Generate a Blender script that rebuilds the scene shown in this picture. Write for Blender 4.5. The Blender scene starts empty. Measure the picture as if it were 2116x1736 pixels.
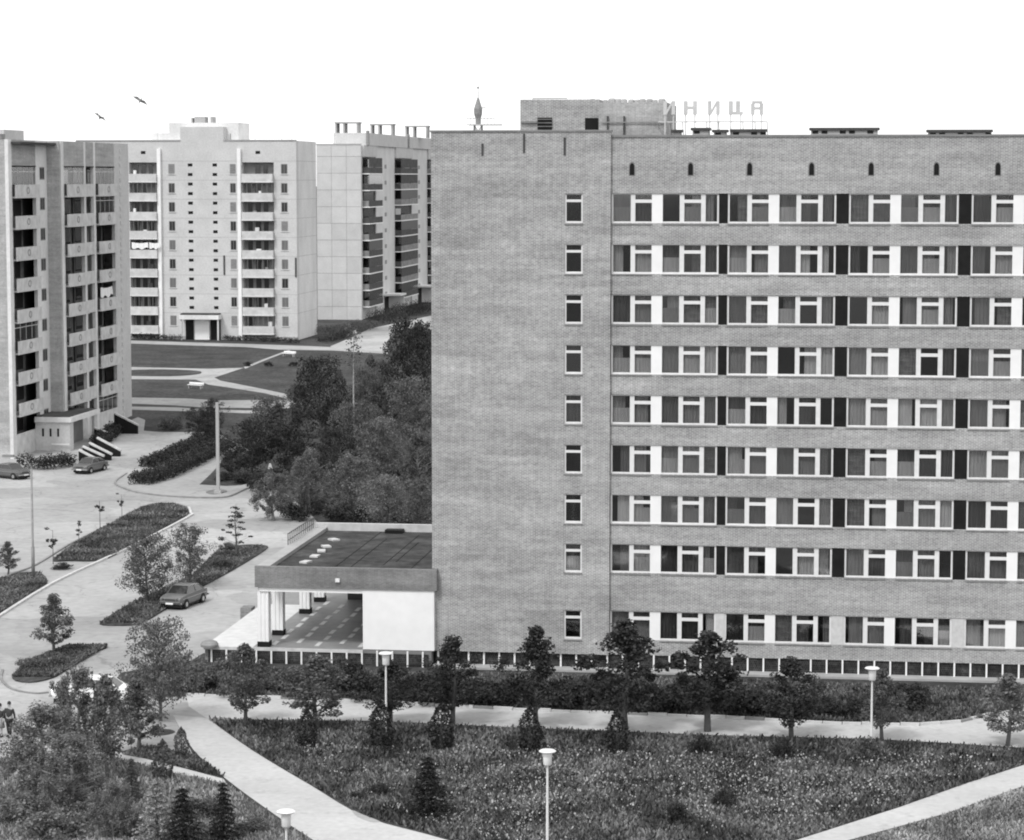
import bpy, bmesh, math, random
import numpy as np
from mathutils import Vector, Matrix, noise

random.seed(7)
SC = bpy.context.scene
COL = SC.collection

# ------------------------------------------------------------------ camera
F, CX, CY = 5203.4, 1058.0, 868.0          # focal length and centre for a 2116 x 1736 picture
TH = math.atan(800 / 6000)
PT = math.atan(504 / F)
H = 27.5
cam = bpy.data.cameras.new('camera')
cam_o = bpy.data.objects.new('camera', cam)
COL.objects.link(cam_o)
cam.sensor_fit = 'HORIZONTAL'
cam.sensor_width = 36
cam.lens = 36 * F / 2116
cam.clip_start = 1
cam.clip_end = 20000
cam_o.location = (0, 0, H)
cam_o.rotation_euler = (math.radians(90) - PT, 0, TH)
SC.camera = cam_o

# ------------------------------------------------------------------ sky, sun, exposure
SUN_EL, SUN_AZ = math.radians(52), math.radians(205)      # compass style: 180 = behind the camera
W = bpy.data.worlds.new('World')
SC.world = W
W.use_nodes = True
nt = W.node_tree
bg = nt.nodes['Background']
sky = nt.nodes.new('ShaderNodeTexSky')
sky.sky_type = 'NISHITA'
sky.sun_disc = False
sky.sun_elevation = SUN_EL
sky.sun_rotation = SUN_AZ
sky.air_density = 1.0
sky.dust_density = 1.0
sky.ozone_density = 1.0
bw = nt.nodes.new('ShaderNodeRGBToBW')                     # black and white photograph
nt.links.new(sky.outputs[0], bw.inputs[0])
pw = nt.nodes.new('ShaderNodeMath'); pw.operation = 'POWER'; pw.inputs[1].default_value = 0.25   # thin even overcast
nt.links.new(bw.outputs[0], pw.inputs[0])
gn = nt.nodes.new('ShaderNodeMath'); gn.operation = 'MULTIPLY'; gn.inputs[1].default_value = 6.1
nt.links.new(pw.outputs[0], gn.inputs[0])
nt.links.new(gn.outputs[0], bg.inputs[0])
bg.inputs[1].default_value = 0.15
sun = bpy.data.lights.new('sun', 'SUN')
sun_o = bpy.data.objects.new('sun', sun)
COL.objects.link(sun_o)
sun.energy = 2.0
sun.angle = math.radians(12)
sd = Vector((math.sin(SUN_AZ) * math.cos(SUN_EL), math.cos(SUN_AZ) * math.cos(SUN_EL), math.sin(SUN_EL)))
sun_o.rotation_euler = sd.to_track_quat('Z', 'Y').to_euler()
sun_o.location = (0, 0, 300)
SC.view_settings.view_transform = 'Standard'
SC.view_settings.look = 'None'
SC.view_settings.gamma = 1
SC.view_settings.exposure = 0.0
SC.render.engine = 'CYCLES'
SC.cycles.pixel_filter_type = 'BLACKMAN_HARRIS'
SC.cycles.filter_width = 2.0

# ------------------------------------------------------------------ survey helpers: a bearing and drop -> a place on the ground
_r = Vector((math.cos(TH), math.sin(TH), 0))
_f0 = Vector((-math.sin(TH), math.cos(TH), 0))
_z = Vector((0, 0, 1))
_fw = _f0 * math.cos(PT) - _z * math.sin(PT)
_up = _f0 * math.sin(PT) + _z * math.cos(PT)
def ray(x, y): return _fw + _r * ((x - CX) / F) - _up * ((y - CY) / F)
KNOT = [(225, 0), (250, .45), (275, 1.1), (300, 1.65), (340, 2.2), (380, 2.5)]
def gz(Y):
    if Y <= KNOT[0][0]: return 0.0
    for (a, za), (b, zb) in zip(KNOT, KNOT[1:]):
        if Y <= b: return za + (zb - za) * (Y - a) / (b - a)
    return KNOT[-1][1]
def P(x, y, dz=None):
    """place on the ground (or at fixed height dz)"""
    d = ray(x, y)
    z = dz if dz is not None else 0.0
    for _ in range(20):
        p = Vector((0, 0, H)) + d * ((z - H) / d.z)
        if dz is not None: return p
        z = .5 * z + .5 * gz(p.y)
    return p
def onY(x, y, Y): d = ray(x, y); return Vector((0, 0, H)) + d * (Y / d.y)
def onX(x, y, X): d = ray(x, y); return Vector((0, 0, H)) + d * (X / d.x)

# ------------------------------------------------------------------ materials (all grey: the photograph is black and white)
def mat(name, v, var=0.0, scale=1.0, rough=.85, bump=0.0, bscale=20.0, stretch=(1, 1, 1), spec=.3, metallic=0, var2=0.0, scale2=.15, stretch2=(1, 1, 1)):
    m = bpy.data.materials.new(name)
    m.use_nodes = True
    n, l = m.node_tree.nodes, m.node_tree.links
    b = n['Principled BSDF']
    b.inputs['Roughness'].default_value = rough
    b.inputs['Specular IOR Level'].default_value = spec
    b.inputs['Metallic'].default_value = metallic
    b.inputs['Base Color'].default_value = (v, v, v, 1)
    tc = n.new('ShaderNodeTexCoord')
    last = None
    for (vv, ss, st) in ((var, scale, stretch), (var2, scale2, stretch2)):
        if vv <= 0: continue
        mp = n.new('ShaderNodeMapping'); mp.inputs['Scale'].default_value = st
        l.new(tc.outputs['Object'], mp.inputs[0])
        t = n.new('ShaderNodeTexNoise'); t.inputs['Scale'].default_value = ss; t.inputs['Detail'].default_value = 5
        l.new(mp.outputs[0], t.inputs[0])
        r = n.new('ShaderNodeMapRange')
        r.inputs[1].default_value = .3; r.inputs[2].default_value = .7
        r.inputs[3].default_value = 1 - vv; r.inputs[4].default_value = 1 + vv
        l.new(t.outputs[0], r.inputs[0])
        if last is None: last = r.outputs[0]
        else:
            mu = n.new('ShaderNodeMath'); mu.operation = 'MULTIPLY'
            l.new(last, mu.inputs[0]); l.new(r.outputs[0], mu.inputs[1]); last = mu.outputs[0]
    if last is not None:
        mu = n.new('ShaderNodeMath'); mu.operation = 'MULTIPLY'; mu.inputs[1].default_value = v; mu.use_clamp = True
        l.new(last, mu.inputs[0]); l.new(mu.outputs[0], b.inputs['Base Color'])
    if bump > 0:
        t = n.new('ShaderNodeTexNoise'); t.inputs['Scale'].default_value = bscale; t.inputs['Detail'].default_value = 4
        l.new(tc.outputs['Object'], t.inputs[0])
        bp = n.new('ShaderNodeBump'); bp.inputs['Strength'].default_value = bump; bp.inputs['Distance'].default_value = .05
        l.new(t.outputs[0], bp.inputs['Height']); l.new(bp.outputs[0], b.inputs['Normal'])
    return m

def wear(m, v, crack=.55, cs=.16, patch=.16):
    """cracks, repaired patches and darker stains on an existing ground material"""
    n, l = m.node_tree.nodes, m.node_tree.links
    b = n['Principled BSDF']; src = b.inputs['Base Color'].links[0].from_socket
    g = n.new('ShaderNodeNewGeometry')
    nz = n.new('ShaderNodeTexNoise'); nz.inputs['Scale'].default_value = .5; nz.inputs['Detail'].default_value = 6; l.new(g.outputs['Position'], nz.inputs[0])
    va = n.new('ShaderNodeVectorMath'); va.operation = 'MULTIPLY_ADD'; va.inputs[1].default_value = (2.5, 2.5, 0); l.new(nz.outputs['Color'], va.inputs[0]); l.new(g.outputs['Position'], va.inputs[2])
    vo = n.new('ShaderNodeTexVoronoi'); vo.feature = 'DISTANCE_TO_EDGE'; vo.inputs['Scale'].default_value = cs; l.new(va.outputs[0], vo.inputs['Vector'])
    r = n.new('ShaderNodeMapRange'); r.inputs[1].default_value = .0; r.inputs[2].default_value = .012; r.inputs[3].default_value = 1 - crack; r.inputs[4].default_value = 1; l.new(vo.outputs['Distance'], r.inputs[0])
    vp = n.new('ShaderNodeTexVoronoi'); vp.inputs['Scale'].default_value = .11; l.new(va.outputs[0], vp.inputs['Vector'])
    sp = n.new('ShaderNodeSeparateColor'); l.new(vp.outputs['Color'], sp.inputs[0])
    r2 = n.new('ShaderNodeMapRange'); r2.inputs[3].default_value = 1 - patch * 1.2; r2.inputs[4].default_value = 1 + patch * .6; l.new(sp.outputs[0], r2.inputs[0])
    st = n.new('ShaderNodeTexNoise'); st.inputs['Scale'].default_value = .9; st.inputs['Detail'].default_value = 8; st.inputs['Roughness'].default_value = .7; l.new(g.outputs['Position'], st.inputs[0])
    r3 = n.new('ShaderNodeMapRange'); r3.inputs[1].default_value = .56; r3.inputs[2].default_value = .68; r3.inputs[3].default_value = 1; r3.inputs[4].default_value = .78; l.new(st.outputs[0], r3.inputs[0])
    cur = src
    for q in (r, r2, r3):
        mu = n.new('ShaderNodeMath'); mu.operation = 'MULTIPLY'; l.new(cur, mu.inputs[0]); l.new(q.outputs[0], mu.inputs[1]); cur = mu.outputs[0]
    l.new(cur, b.inputs['Base Color'])

def brick_mat(name, v1, v2, mortar, bw_=.26, bh=.078, ms=.012, stain=.2):
    m = bpy.data.materials.new(name); m.use_nodes = True
    n, l = m.node_tree.nodes, m.node_tree.links
    b = n['Principled BSDF']; b.inputs['Roughness'].default_value = .9; b.inputs['Specular IOR Level'].default_value = .2
    g = n.new('ShaderNodeNewGeometry')
    s = n.new('ShaderNodeSeparateXYZ'); l.new(g.outputs['Position'], s.inputs[0])
    a = n.new('ShaderNodeMath'); a.operation = 'ADD'; l.new(s.outputs[0], a.inputs[0]); l.new(s.outputs[1], a.inputs[1])
    c = n.new('ShaderNodeCombineXYZ'); l.new(a.outputs[0], c.inputs[0]); l.new(s.outputs[2], c.inputs[1])
    t = n.new('ShaderNodeTexBrick')
    t.inputs['Scale'].default_value = 1; t.inputs['Brick Width'].default_value = bw_; t.inputs['Row Height'].default_value = bh
    t.inputs['Mortar Size'].default_value = ms; t.inputs['Bias'].default_value = 0
    t.inputs['Color1'].default_value = (v1,) * 3 + (1,); t.inputs['Color2'].default_value = (v2,) * 3 + (1,); t.inputs['Mortar'].default_value = (mortar,) * 3 + (1,)
    l.new(c.outputs[0], t.inputs[0])
    prev = t.outputs['Color']
    for (sc, st, amt, lo, hi) in ((.35, (1, 1, 2.2), stain, .32, .68), (.9, (.35, .35, 3.2), stain * .9, .35, .65), (3.2, (1, 1, 1), stain * .5, .35, .65), (7.0, (1, 1, 1), stain * .7, .35, .65), (1.6, (4.0, 4.0, .18), stain * .45, .4, .7)):
        mp = n.new('ShaderNodeMapping'); mp.inputs['Scale'].default_value = st; l.new(g.outputs['Position'], mp.inputs[0])
        q = n.new('ShaderNodeTexNoise'); q.inputs['Scale'].default_value = sc; q.inputs['Detail'].default_value = 6; l.new(mp.outputs[0], q.inputs[0])
        r = n.new('ShaderNodeMapRange'); r.inputs[1].default_value = lo; r.inputs[2].default_value = hi; r.inputs[3].default_value = 1 - amt; r.inputs[4].default_value = 1 + amt
        l.new(q.outputs[0], r.inputs[0])
        vm = n.new('ShaderNodeVectorMath'); vm.operation = 'SCALE'; l.new(prev, vm.inputs[0]); l.new(r.outputs[0], vm.inputs['Scale'])
        prev = vm.outputs[0]
    l.new(prev, b.inputs['Base Color'])
    bp = n.new('ShaderNodeBump'); bp.inputs['Strength'].default_value = .5; bp.inputs['Distance'].default_value = .02; bp.invert = True
    l.new(t.outputs['Fac'], bp.inputs['Height']); l.new(bp.outputs[0], b.inputs['Normal'])
    return m

def glass_mat(name, tint=.85, refl=.12):
    m = bpy.data.materials.new(name); m.use_nodes = True
    n, l = m.node_tree.nodes, m.node_tree.links
    n.remove(n['Principled BSDF'])
    out = n['Material Output']
    tr = n.new('ShaderNodeBsdfTransparent'); tr.inputs[0].default_value = (tint, tint, tint, 1)
    gl = n.new('ShaderNodeBsdfGlossy'); gl.inputs['Roughness'].default_value = .04; gl.inputs[0].default_value = (.9, .9, .9, 1)
    mx = n.new('ShaderNodeMixShader'); mx.inputs[0].default_value = refl
    l.new(tr.outputs[0], mx.inputs[1]); l.new(gl.outputs[0], mx.inputs[2]); l.new(mx.outputs[0], out.inputs[0])
    return m

def leaf_mat(name, v, var=.4, patch=0):
    m = bpy.data.materials.new(name); m.use_nodes = True
    n, l = m.node_tree.nodes, m.node_tree.links
    b = n['Principled BSDF']; b.inputs['Roughness'].default_value = .55; b.inputs['Specular IOR Level'].default_value = .35
    out = n['Material Output']
    tc = n.new('ShaderNodeTexCoord')
    t = n.new('ShaderNodeTexWhiteNoise'); t.noise_dimensions = '1D'
    g = n.new('ShaderNodeNewGeometry'); l.new(g.outputs['Random Per Island'], t.inputs['W'])
    r = n.new('ShaderNodeMapRange'); r.inputs[3].default_value = v * (1 - var); r.inputs[4].default_value = v * (1 + var * 1.4)
    l.new(t.outputs['Value'], r.inputs[0])
    if patch:
        q = n.new('ShaderNodeTexNoise'); q.inputs['Scale'].default_value = .3; q.inputs['Detail'].default_value = 5; l.new(g.outputs['Position'], q.inputs[0])
        pr_ = n.new('ShaderNodeMapRange'); pr_.inputs[1].default_value = .38; pr_.inputs[2].default_value = .62; pr_.inputs[3].default_value = 1 - patch; pr_.inputs[4].default_value = 1 + patch
        l.new(q.outputs[0], pr_.inputs[0])
        mu = n.new('ShaderNodeMath'); mu.operation = 'MULTIPLY'; l.new(r.outputs[0], mu.inputs[0]); l.new(pr_.outputs[0], mu.inputs[1]); r = mu
    l.new(r.outputs[0], b.inputs['Base Color'])
    ts = n.new('ShaderNodeBsdfTranslucent'); l.new(r.outputs[0], ts.inputs[0])
    mx = n.new('ShaderNodeMixShader'); mx.inputs[0].default_value = .3
    l.new(b.outputs[0], mx.inputs[1]); l.new(ts.outputs[0], mx.inputs[2]); l.new(mx.outputs[0], out.inputs[0])
    return m

M = dict(
    brick=brick_mat('hotel_brick', .20, .31, .50, ms=.017, stain=.13),
    brick2=brick_mat('tower_brick', .33, .41, .48, stain=.12),
    basement=brick_mat('basement_glass_block', .02, .045, .075, .12, .12, .010, .35),
    white=mat('white_paint', .84, .02, 2, .6, var2=.03, scale2=.5),
    cream=mat('painted_concrete', .68, .10, .35, .85, .3, 6, stretch=(1, 1, .5), var2=.08, scale2=3),
    cream2=mat('pale_brickwork', .56, .07, .5, .85, .3, 8, var2=.08, scale2=4),
    panel=mat('concrete_panel', .64, .08, .4, .85, .2, 8, var2=.06, scale2=5),
    seam=mat('mastic_seam', .2, .3, 1.2),
    parapet=mat('balcony_parapet', .56, .16, 1.2, .85, .3, 10),
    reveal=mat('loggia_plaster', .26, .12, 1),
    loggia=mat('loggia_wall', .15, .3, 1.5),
    felt=mat('rough_felt', .05, .5, 1.6, .95, .9, 8, var2=.4, scale2=.5),
    balc_f=mat('balcony_front', .24, .3, 1.2),
    path2=mat('garden_asphalt', .36, .14, .2, .95, .3, 20, var2=.1, scale2=2),
    dark=mat('dark_spandrel', .014, .25, 2, .6, spec=.12),
    balc_d=mat('dark_balcony', .075, .3, 1.5),
    seam_r=mat('roof_seam_tar', .02, .3, 2, .9, spec=.1),
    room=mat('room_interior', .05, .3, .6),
    frame=mat('window_frame', .72, .06, 3, .5),
    frame2=mat('grey_window_frame', .22, .1, 3, .6),
    sill=mat('zinc_sill', .22, .15, 2, .6),
    roof=mat('bitumen_felt', .055, .25, .8, .8, .3, 5, var2=.25, scale2=.25),
    concrete=mat('concrete', .38, .12, .8, .9, .3, 12),
    fascia=brick_mat('fascia_brick', .17, .23, .26, stain=.12),
    tile=mat('terrace_tile', .22, .18, .5, .5, var2=.1, scale2=3),
    tile_light=mat('pale_tile', .62, .1, 2, .6),
    pave=mat('worn_asphalt', .39, .14, .12, .92, .4, 30, var2=.10, scale2=1.6),
    path=mat('gravel_path', .50, .10, .2, .95, .5, 30, var2=.08, scale2=3),
    kerb=mat('kerb_stone', .55, .15, 2, .85),
    kerb_d=mat('dark_kerb', .24, .2, 1.5, .85),
    grass=mat('lawn', .05, .4, .25, .95, .8, 25, var2=.5, scale2=2.2),
    soil=mat('soil', .16, .3, 1, .95, .5, 20),
    leaf_d=leaf_mat('leaf_dark', .033, .75),
    leaf_m=leaf_mat('leaf_mid', .11, .5),
    leaf_g=leaf_mat('leaf_grey', .14, .5),
    leaf_l=leaf_mat('leaf_light', .165, .5),
    leaf_xl=leaf_mat('leaf_silver', .32, .45),
    blade=leaf_mat('grass_blade', .115, .75, .5),
    weed=leaf_mat('weed_leaf', .27, .6, .35),
    petal=leaf_mat('petal', .30, .6),
    bark=mat('bark', .11, .3, 6, .9, .5, 30),
    bark_l=mat('pale_bark', .30, .3, 6, .9),
    metal_w=mat('white_metal', .72, .05, 3, .5),
    metal_g=mat('grey_metal', .25, .2, 3, .6),
    metal_d=mat('dark_metal', .06, .2, 3, .5),
    opal=mat('opal_glass', .8, .03, 3, .3),
    car_d=mat('dark_car_paint', .10, .05, 1, .25, spec=.6),
    car_g=mat('grey_car_paint', .13, .05, 1, .3, spec=.6),
    car_w=mat('white_car_paint', .8, .03, 1, .3, spec=.6),
    chrome=mat('chrome', .6, .05, 1, .2, metallic=1),
    rubber=mat('rubber', .025, .1, 3, .8),
    carglass=mat('car_glass', .03, .05, 2, .08, spec=.8),
    skin=mat('skin', .38, .05, 5, .6),
    suit=mat('dark_suit', .045, .2, 6, .9),
    trouser=mat('dark_trousers', .03, .2, 6, .9),
    shirt=mat('light_cloth', .5, .1, 5, .9),
    hair=mat('dark_hair', .03, .2, 8, .7),
    linen=mat('white_linen', .85, .03, 3, .9),
    glass=glass_mat('window_glass'),
    glass_r=glass_mat('bright_window_glass', .8, .26),
    glass_d=glass_mat('dull_window_glass', .55, .1),
    far=mat('haze_paled_steel', .56, .1, 1),  # paleness from distance haze and sky bleed put into the colour
)
CURT = [mat('curtain_grey', .30, .25, 9, .9, stretch=(1, 1, .05)), mat('curtain_dark', .16, .3, 9, .9, stretch=(1, 1, .05)),
        mat('curtain_pale', .48, .2, 9, .9, stretch=(1, 1, .05)), mat('curtain_mid', .22, .35, 5, .9, stretch=(.3, 1, 2)), mat('curtain_white', .62, .15, 9, .9, stretch=(1, 1, .05)), mat('curtain_deep', .09, .4, 7, .9, stretch=(1, 1, .05))]

# ------------------------------------------------------------------ mesh + object helpers
wear(M['pave'], .35, .25); wear(M['path'], .5, .0, .3, .06); wear(M['path2'], .36, .3, .2, .08)
OFF = {}
class MB:
    def __init__(s): s.v = []; s.f = []
    def quad(s, *p):
        n = len(s.v); s.v += [tuple(q) for q in p]; s.f.append(tuple(range(n, n + len(p)))); return s
    def box(s, x0, x1, y0, y1, z0, z1):
        n = len(s.v)
        s.v += [(x0, y0, z0), (x1, y0, z0), (x1, y1, z0), (x0, y1, z0), (x0, y0, z1), (x1, y0, z1), (x1, y1, z1), (x0, y1, z1)]
        s.f += [(n, n+3, n+2, n+1), (n+4, n+5, n+6, n+7), (n, n+1, n+5, n+4), (n+1, n+2, n+6, n+5), (n+2, n+3, n+7, n+6), (n+3, n, n+4, n+7)]
        return s
    def prism(s, pts, z0, z1):
        n = len(s.v); k = len(pts)
        s.v += [(p[0], p[1], z0) for p in pts] + [(p[0], p[1], z1) for p in pts]
        s.f.append(tuple(range(n + k - 1, n - 1, -1))); s.f.append(tuple(range(n + k, n + 2 * k)))
        for i in range(k):
            j = (i + 1) % k; s.f.append((n + i, n + j, n + k + j, n + k + i))
        return s
    def extr_y(s, pts, y0, y1):       # outline in x,z
        n = len(s.v); k = len(pts)
        s.v += [(p[0], y0, p[1]) for p in pts] + [(p[0], y1, p[1]) for p in pts]
        s.f.append(tuple(range(n, n + k))); s.f.append(tuple(range(n + 2 * k - 1, n + k - 1, -1)))
        for i in range(k):
            j = (i + 1) % k; s.f.append((n + j, n + i, n + k + i, n + k + j))
        return s
    def tube(s, p0, p1, r0, r1=None, n=8, cap=True):
        r1 = r0 if r1 is None else r1
        p0, p1 = Vector(p0), Vector(p1); d = (p1 - p0)
        if d.length < 1e-6: return s
        d.normalize(); a = d.orthogonal().normalized(); b = d.cross(a)
        m = len(s.v)
        for (p, r) in ((p0, r0), (p1, r1)):
            for i in range(n):
                t = 2 * math.pi * i / n; s.v.append(tuple(p + a * (r * math.cos(t)) + b * (r * math.sin(t))))
        for i in range(n):
            j = (i + 1) % n; s.f.append((m + i, m + j, m + n + j, m + n + i))
        if cap: s.f.append(tuple(range(m + n - 1, m - 1, -1))); s.f.append(tuple(range(m + n, m + 2 * n)))
        return s
    def lathe(s, prof, n=16, c=(0, 0, 0)):   # prof of (r,z)
        m = len(s.v)
        for r, z in prof:
            for i in range(n):
                t = 2 * math.pi * i / n; s.v.append((c[0] + r * math.cos(t), c[1] + r * math.sin(t), c[2] + z))
        for k in range(len(prof) - 1):
            for i in range(n):
                j = (i + 1) % n; s.f.append((m + k*n + i, m + k*n + j, m + (k+1)*n + j, m + (k+1)*n + i))
        s.f.append(tuple(range(m + n - 1, m - 1, -1))); s.f.append(tuple(range(m + (len(prof)-1)*n, m + len(prof)*n)))
        return s
    def mesh(s, name, m, off=(0, 0, 0), smooth=False):
        me = bpy.data.meshes.new(name)
        o = off
        me.from_pydata([(v[0]-o[0], v[1]-o[1], v[2]-o[2]) for v in s.v], [], s.f)
        me.materials.append(m)
        if smooth: me.shade_smooth()
        me.update()
        return me
def add(name, me, parent=None, loc=(0, 0, 0)):
    o = bpy.data.objects.new(name, me); COL.objects.link(o)
    o.location = loc
    if parent is not None:
        o.parent = parent; OFF[o] = OFF.get(parent, Vector((0, 0, 0))) + Vector(loc)
    else: OFF[o] = Vector(loc)
    return o
def part(mb, name, m, parent, smooth=False):      # mb in world coordinates, parent unrotated
    return add(name, mb.mesh(name, m, OFF[parent], smooth), parent)
def tag(o, label=None, cat=None, group=None, kind=None):
    if label: o['label'] = label
    if cat: o['category'] = cat
    if group: o['group'] = group
    if kind: o['kind'] = kind
    return o
def thing(name, label, cat, loc, group=None, rz=0):
    o = add(name, None, None, loc); o.rotation_euler.z = rz
    o.empty_display_size = .3
    return tag(o, label, cat, group)
def single(mb, name, m, label, cat, base, group=None, smooth=False):
    o = add(name, mb.mesh(name, m, base, smooth), None, base)
    return tag(o, label, cat, group)
def copy_tree(o, parent=None):
    c = o.copy(); COL.objects.link(c); c.parent = parent; OFF[c] = Vector(o.location)
    for ch in list(o.children): copy_tree(ch, c)
    return c
def pbox(name, m, parent, *a): return part(MB().box(*a), name, m, parent)

# ------------------------------------------------------------------ ground
def drape(name, pts, off, m, world=False, thick=0):
    bm = bmesh.new()
    vs = [bm.verts.new((p[0], p[1], 0) if world else tuple(P(*p).xy) + (0,)) for p in pts]
    f = bm.faces.new(vs)
    bmesh.ops.triangulate(bm, faces=[f])
    for y, _ in KNOT:
        g = bm.verts[:] + bm.edges[:] + bm.faces[:]
        bmesh.ops.bisect_plane(bm, geom=g, plane_co=(0, y, 0), plane_no=(0, 1, 0))
    for v in bm.verts: v.co.z = gz(v.co.y) + off
    if thick:
        r = bmesh.ops.extrude_face_region(bm, geom=bm.faces[:])
        for e in r['geom']:
            if isinstance(e, bmesh.types.BMVert): e.co.z += thick
    bmesh.ops.recalc_face_normals(bm, faces=bm.faces[:])
    if not thick:
        for f in bm.faces:
            if f.normal.z < 0: f.normal_flip()
    me = bpy.data.meshes.new(name); bm.to_mesh(me); bm.free(); me.materials.append(m)
    o = add(name, me); tag(o, kind='structure'); return o
ys = [-6000] + [k[0] for k in KNOT] + [1500, 6000]
g = MB()
for a, b in zip(ys, ys[1:]):
    g.quad((-5000, a, gz(a)), (5000, a, gz(a)), (5000, b, gz(b)), (-5000, b, gz(b)))
tag(add('ground', g.mesh('ground', M['grass'])), kind='structure')

def smooth_pts(pts, n=4, closed=True):
    out = []; k = len(pts)
    for i in range(k if closed else k - 1):
        p0, p1, p2, p3 = (pts[(i + j) % k] if closed else pts[min(max(i + j, 0), k - 1)] for j in (-1, 0, 1, 2))
        for s in range(n):
            t = s / n
            out.append(tuple(.5 * (2*p1[c] + (p2[c]-p0[c])*t + (2*p0[c]-5*p1[c]+4*p2[c]-p3[c])*t*t + (3*p1[c]-p0[c]-3*p2[c]+p3[c])*t**3) for c in (0, 1)))
    if not closed: out.append(pts[-1])
    return out
def kerb(name, pts, m, w=.16, h=.13, closed=False):
    q = [P(*p) for p in pts]; mb = MB()
    if closed: q.append(q[0])
    L = []
    for i, p in enumerate(q):
        a = q[max(i-1, 0)]; b = q[min(i+1, len(q)-1)]
        if closed and i in (0, len(q)-1): a, b = q[-2], q[1]
        d = Vector((b.x-a.x, b.y-a.y, 0)).normalized(); nn = Vector((-d.y, d.x, 0)) * (w/2)
        L.append((p - nn, p + nn))
    n = len(mb.v)
    for a, b in L:
        za = gz(a.y)
        mb.v += [(a.x, a.y, za - .05), (a.x, a.y, za + h), (b.x, b.y, za + h), (b.x, b.y, za - .05)]
    for i in range(len(L) - 1):
        k = n + 4*i
        for j in range(3): mb.f.append((k+j, k+4+j, k+5+j, k+1+j))
    mb.f += [(n, n+1, n+2, n+3), (n+4*(len(L)-1)+3, n+4*(len(L)-1)+2, n+4*(len(L)-1)+1, n+4*(len(L)-1))]
    return tag(add(name, mb.mesh(name, m)), kind='structure')

drape('road', [(-300, 900), (100, 930), (200, 885), (262, 872), (285, 862), (300, 868), (297, 890), (330, 893), (445, 893), (470, 905), (535, 985), (548, 1004), (590, 1020), (640, 1060), (660, 1085),
               (640, 1180), (640, 1335), (420, 1350), (395, 1365), (250, 1390), (236, 1408), (300, 1440), (385, 1440), (430, 1486), (357, 1478), (398, 1558), (330, 1547), (290, 1542), (240, 1556), (150, 1560), (60, 1552), (0, 1568), (-300, 1600)], .004, M['pave'])
path_top = [(385, 1438), (700, 1448), (1060, 1468), (1500, 1485), (1740, 1497), (1900, 1500), (1985, 1493), (2050, 1478), (2116, 1455), (2300, 1400)]
path_bot = [(2300, 1560), (2116, 1546), (1950, 1535), (1800, 1527), (1500, 1520), (1060, 1503), (760, 1490), (600, 1488), (430, 1486), (420, 1480), (390, 1460)]
drape('path', path_top + path_bot, .012, M['path'])
drape('path', smooth_pts([(357, 1478), (400, 1550), (470, 1612), (560, 1678), (650, 1738), (800, 1830)], 4, False) + smooth_pts([(1200, 1830), (930, 1738), (760, 1690), (640, 1622), (520, 1550), (428, 1484)], 4, False), .008, M['path'])
drape('path', [(240, 1552), (360, 1583), (462, 1610), (468, 1620), (360, 1600), (235, 1566)], .012, M['path'])
drape('path', [(1500, 1775), (1647, 1736), (1860, 1668), (2000, 1618), (2116, 1581), (2300, 1520), (2300, 1570), (2116, 1624), (1955, 1681), (1755, 1736), (1640, 1780)], .008, M['path'])
z4 = lambda x, y: (x / 3.128 + 225.5, y / 3.128 + 676.4)
drape('pavement', [z4(60, 83), z4(880, 108), z4(1250, 120), z4(1440, 128), z4(1800, 160), z4(1800, 172), z4(1440, 150), z4(1100, 145), z4(880, 128), z4(60, 103)], .008, M['path2'])
drape('road', [(682, 716), (727, 697.5), (765, 679), (823, 667), (888, 653), (1000, 640), (1000, 684), (888, 684), (831, 682), (808, 696), (797, 709), (805, 727.6), (771, 728), (701, 724)], .004, M['pave'])
drape('path', [z4(60, 255), z4(640, 268), z4(870, 262), z4(680, 325), z4(720, 345), z4(1150, 432), z4(1150, 462), z4(1000, 425), z4(640, 370), z4(560, 338), z4(60, 335)], .004, M['path2'])
drape('path', [z4(870, 258), z4(1160, 146), z4(1175, 150), z4(880, 268)], .008, M['pave'])
drape('grass_island', smooth_pts([z4(90, 280), z4(360, 272), z4(560, 280), z4(598, 293), z4(560, 306), z4(400, 317), z4(90, 312)], 3), .008, M['grass'])
drape('road', [z4(60, 452), z4(500, 460), z4(700, 472), z4(1160, 468), z4(1300, 500), z4(1230, 525), z4(1030, 522), z4(640, 520), z4(430, 505), z4(60, 490)], .004, M['path2'])
drape('pavement', [z4(60, 511), z4(440, 518), z4(640, 532), z4(1030, 540), z4(1030, 560), z4(640, 548), z4(60, 530)], .008, M['path2'])

def island(pts, n=4, grass=True, dirt=None):
    sp = smooth_pts(pts, n)
    drape('grass_island', sp, .02, M['grass'] if grass else M['soil'], thick=.07)
    return sp
isl_a = [(110, 1159), (150, 1128), (215, 1092), (290, 1052), (328, 1043), (360, 1044), (386, 1052), (388, 1064), (340, 1092), (240, 1147), (200, 1160), (140, 1160)]
island(isl_a)
kerb('kerb', smooth_pts([(-40, 1298), (0, 1274), (112, 1205), (250, 1141), (385, 1072), (394, 1062), (390, 1050)], 3, False), M['kerb'], .2)
kerb('kerb', smooth_pts([(-40, 1215), (20, 1190), (75, 1168), (140, 1128), (215, 1090), (290, 1050), (330, 1041), (362, 1042), (390, 1050)], 3, False), M['kerb_d'], .14, .1)
island([(-60, 1222), (0, 1198), (40, 1186), (82, 1186), (97, 1206), (60, 1236), (0, 1268), (-60, 1300)])
island([(206, 1291), (225, 1276), (270, 1250), (330, 1228), (400, 1190), (450, 1140), (500, 1128), (546, 1129), (548, 1138), (480, 1180), (400, 1224), (340, 1262), (290, 1290), (240, 1294)], 3)
sp = island([(25, 1402), (60, 1370), (100, 1350), (140, 1338), (222, 1337), (190, 1352), (150, 1378), (110, 1402), (60, 1412)], 3)
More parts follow.
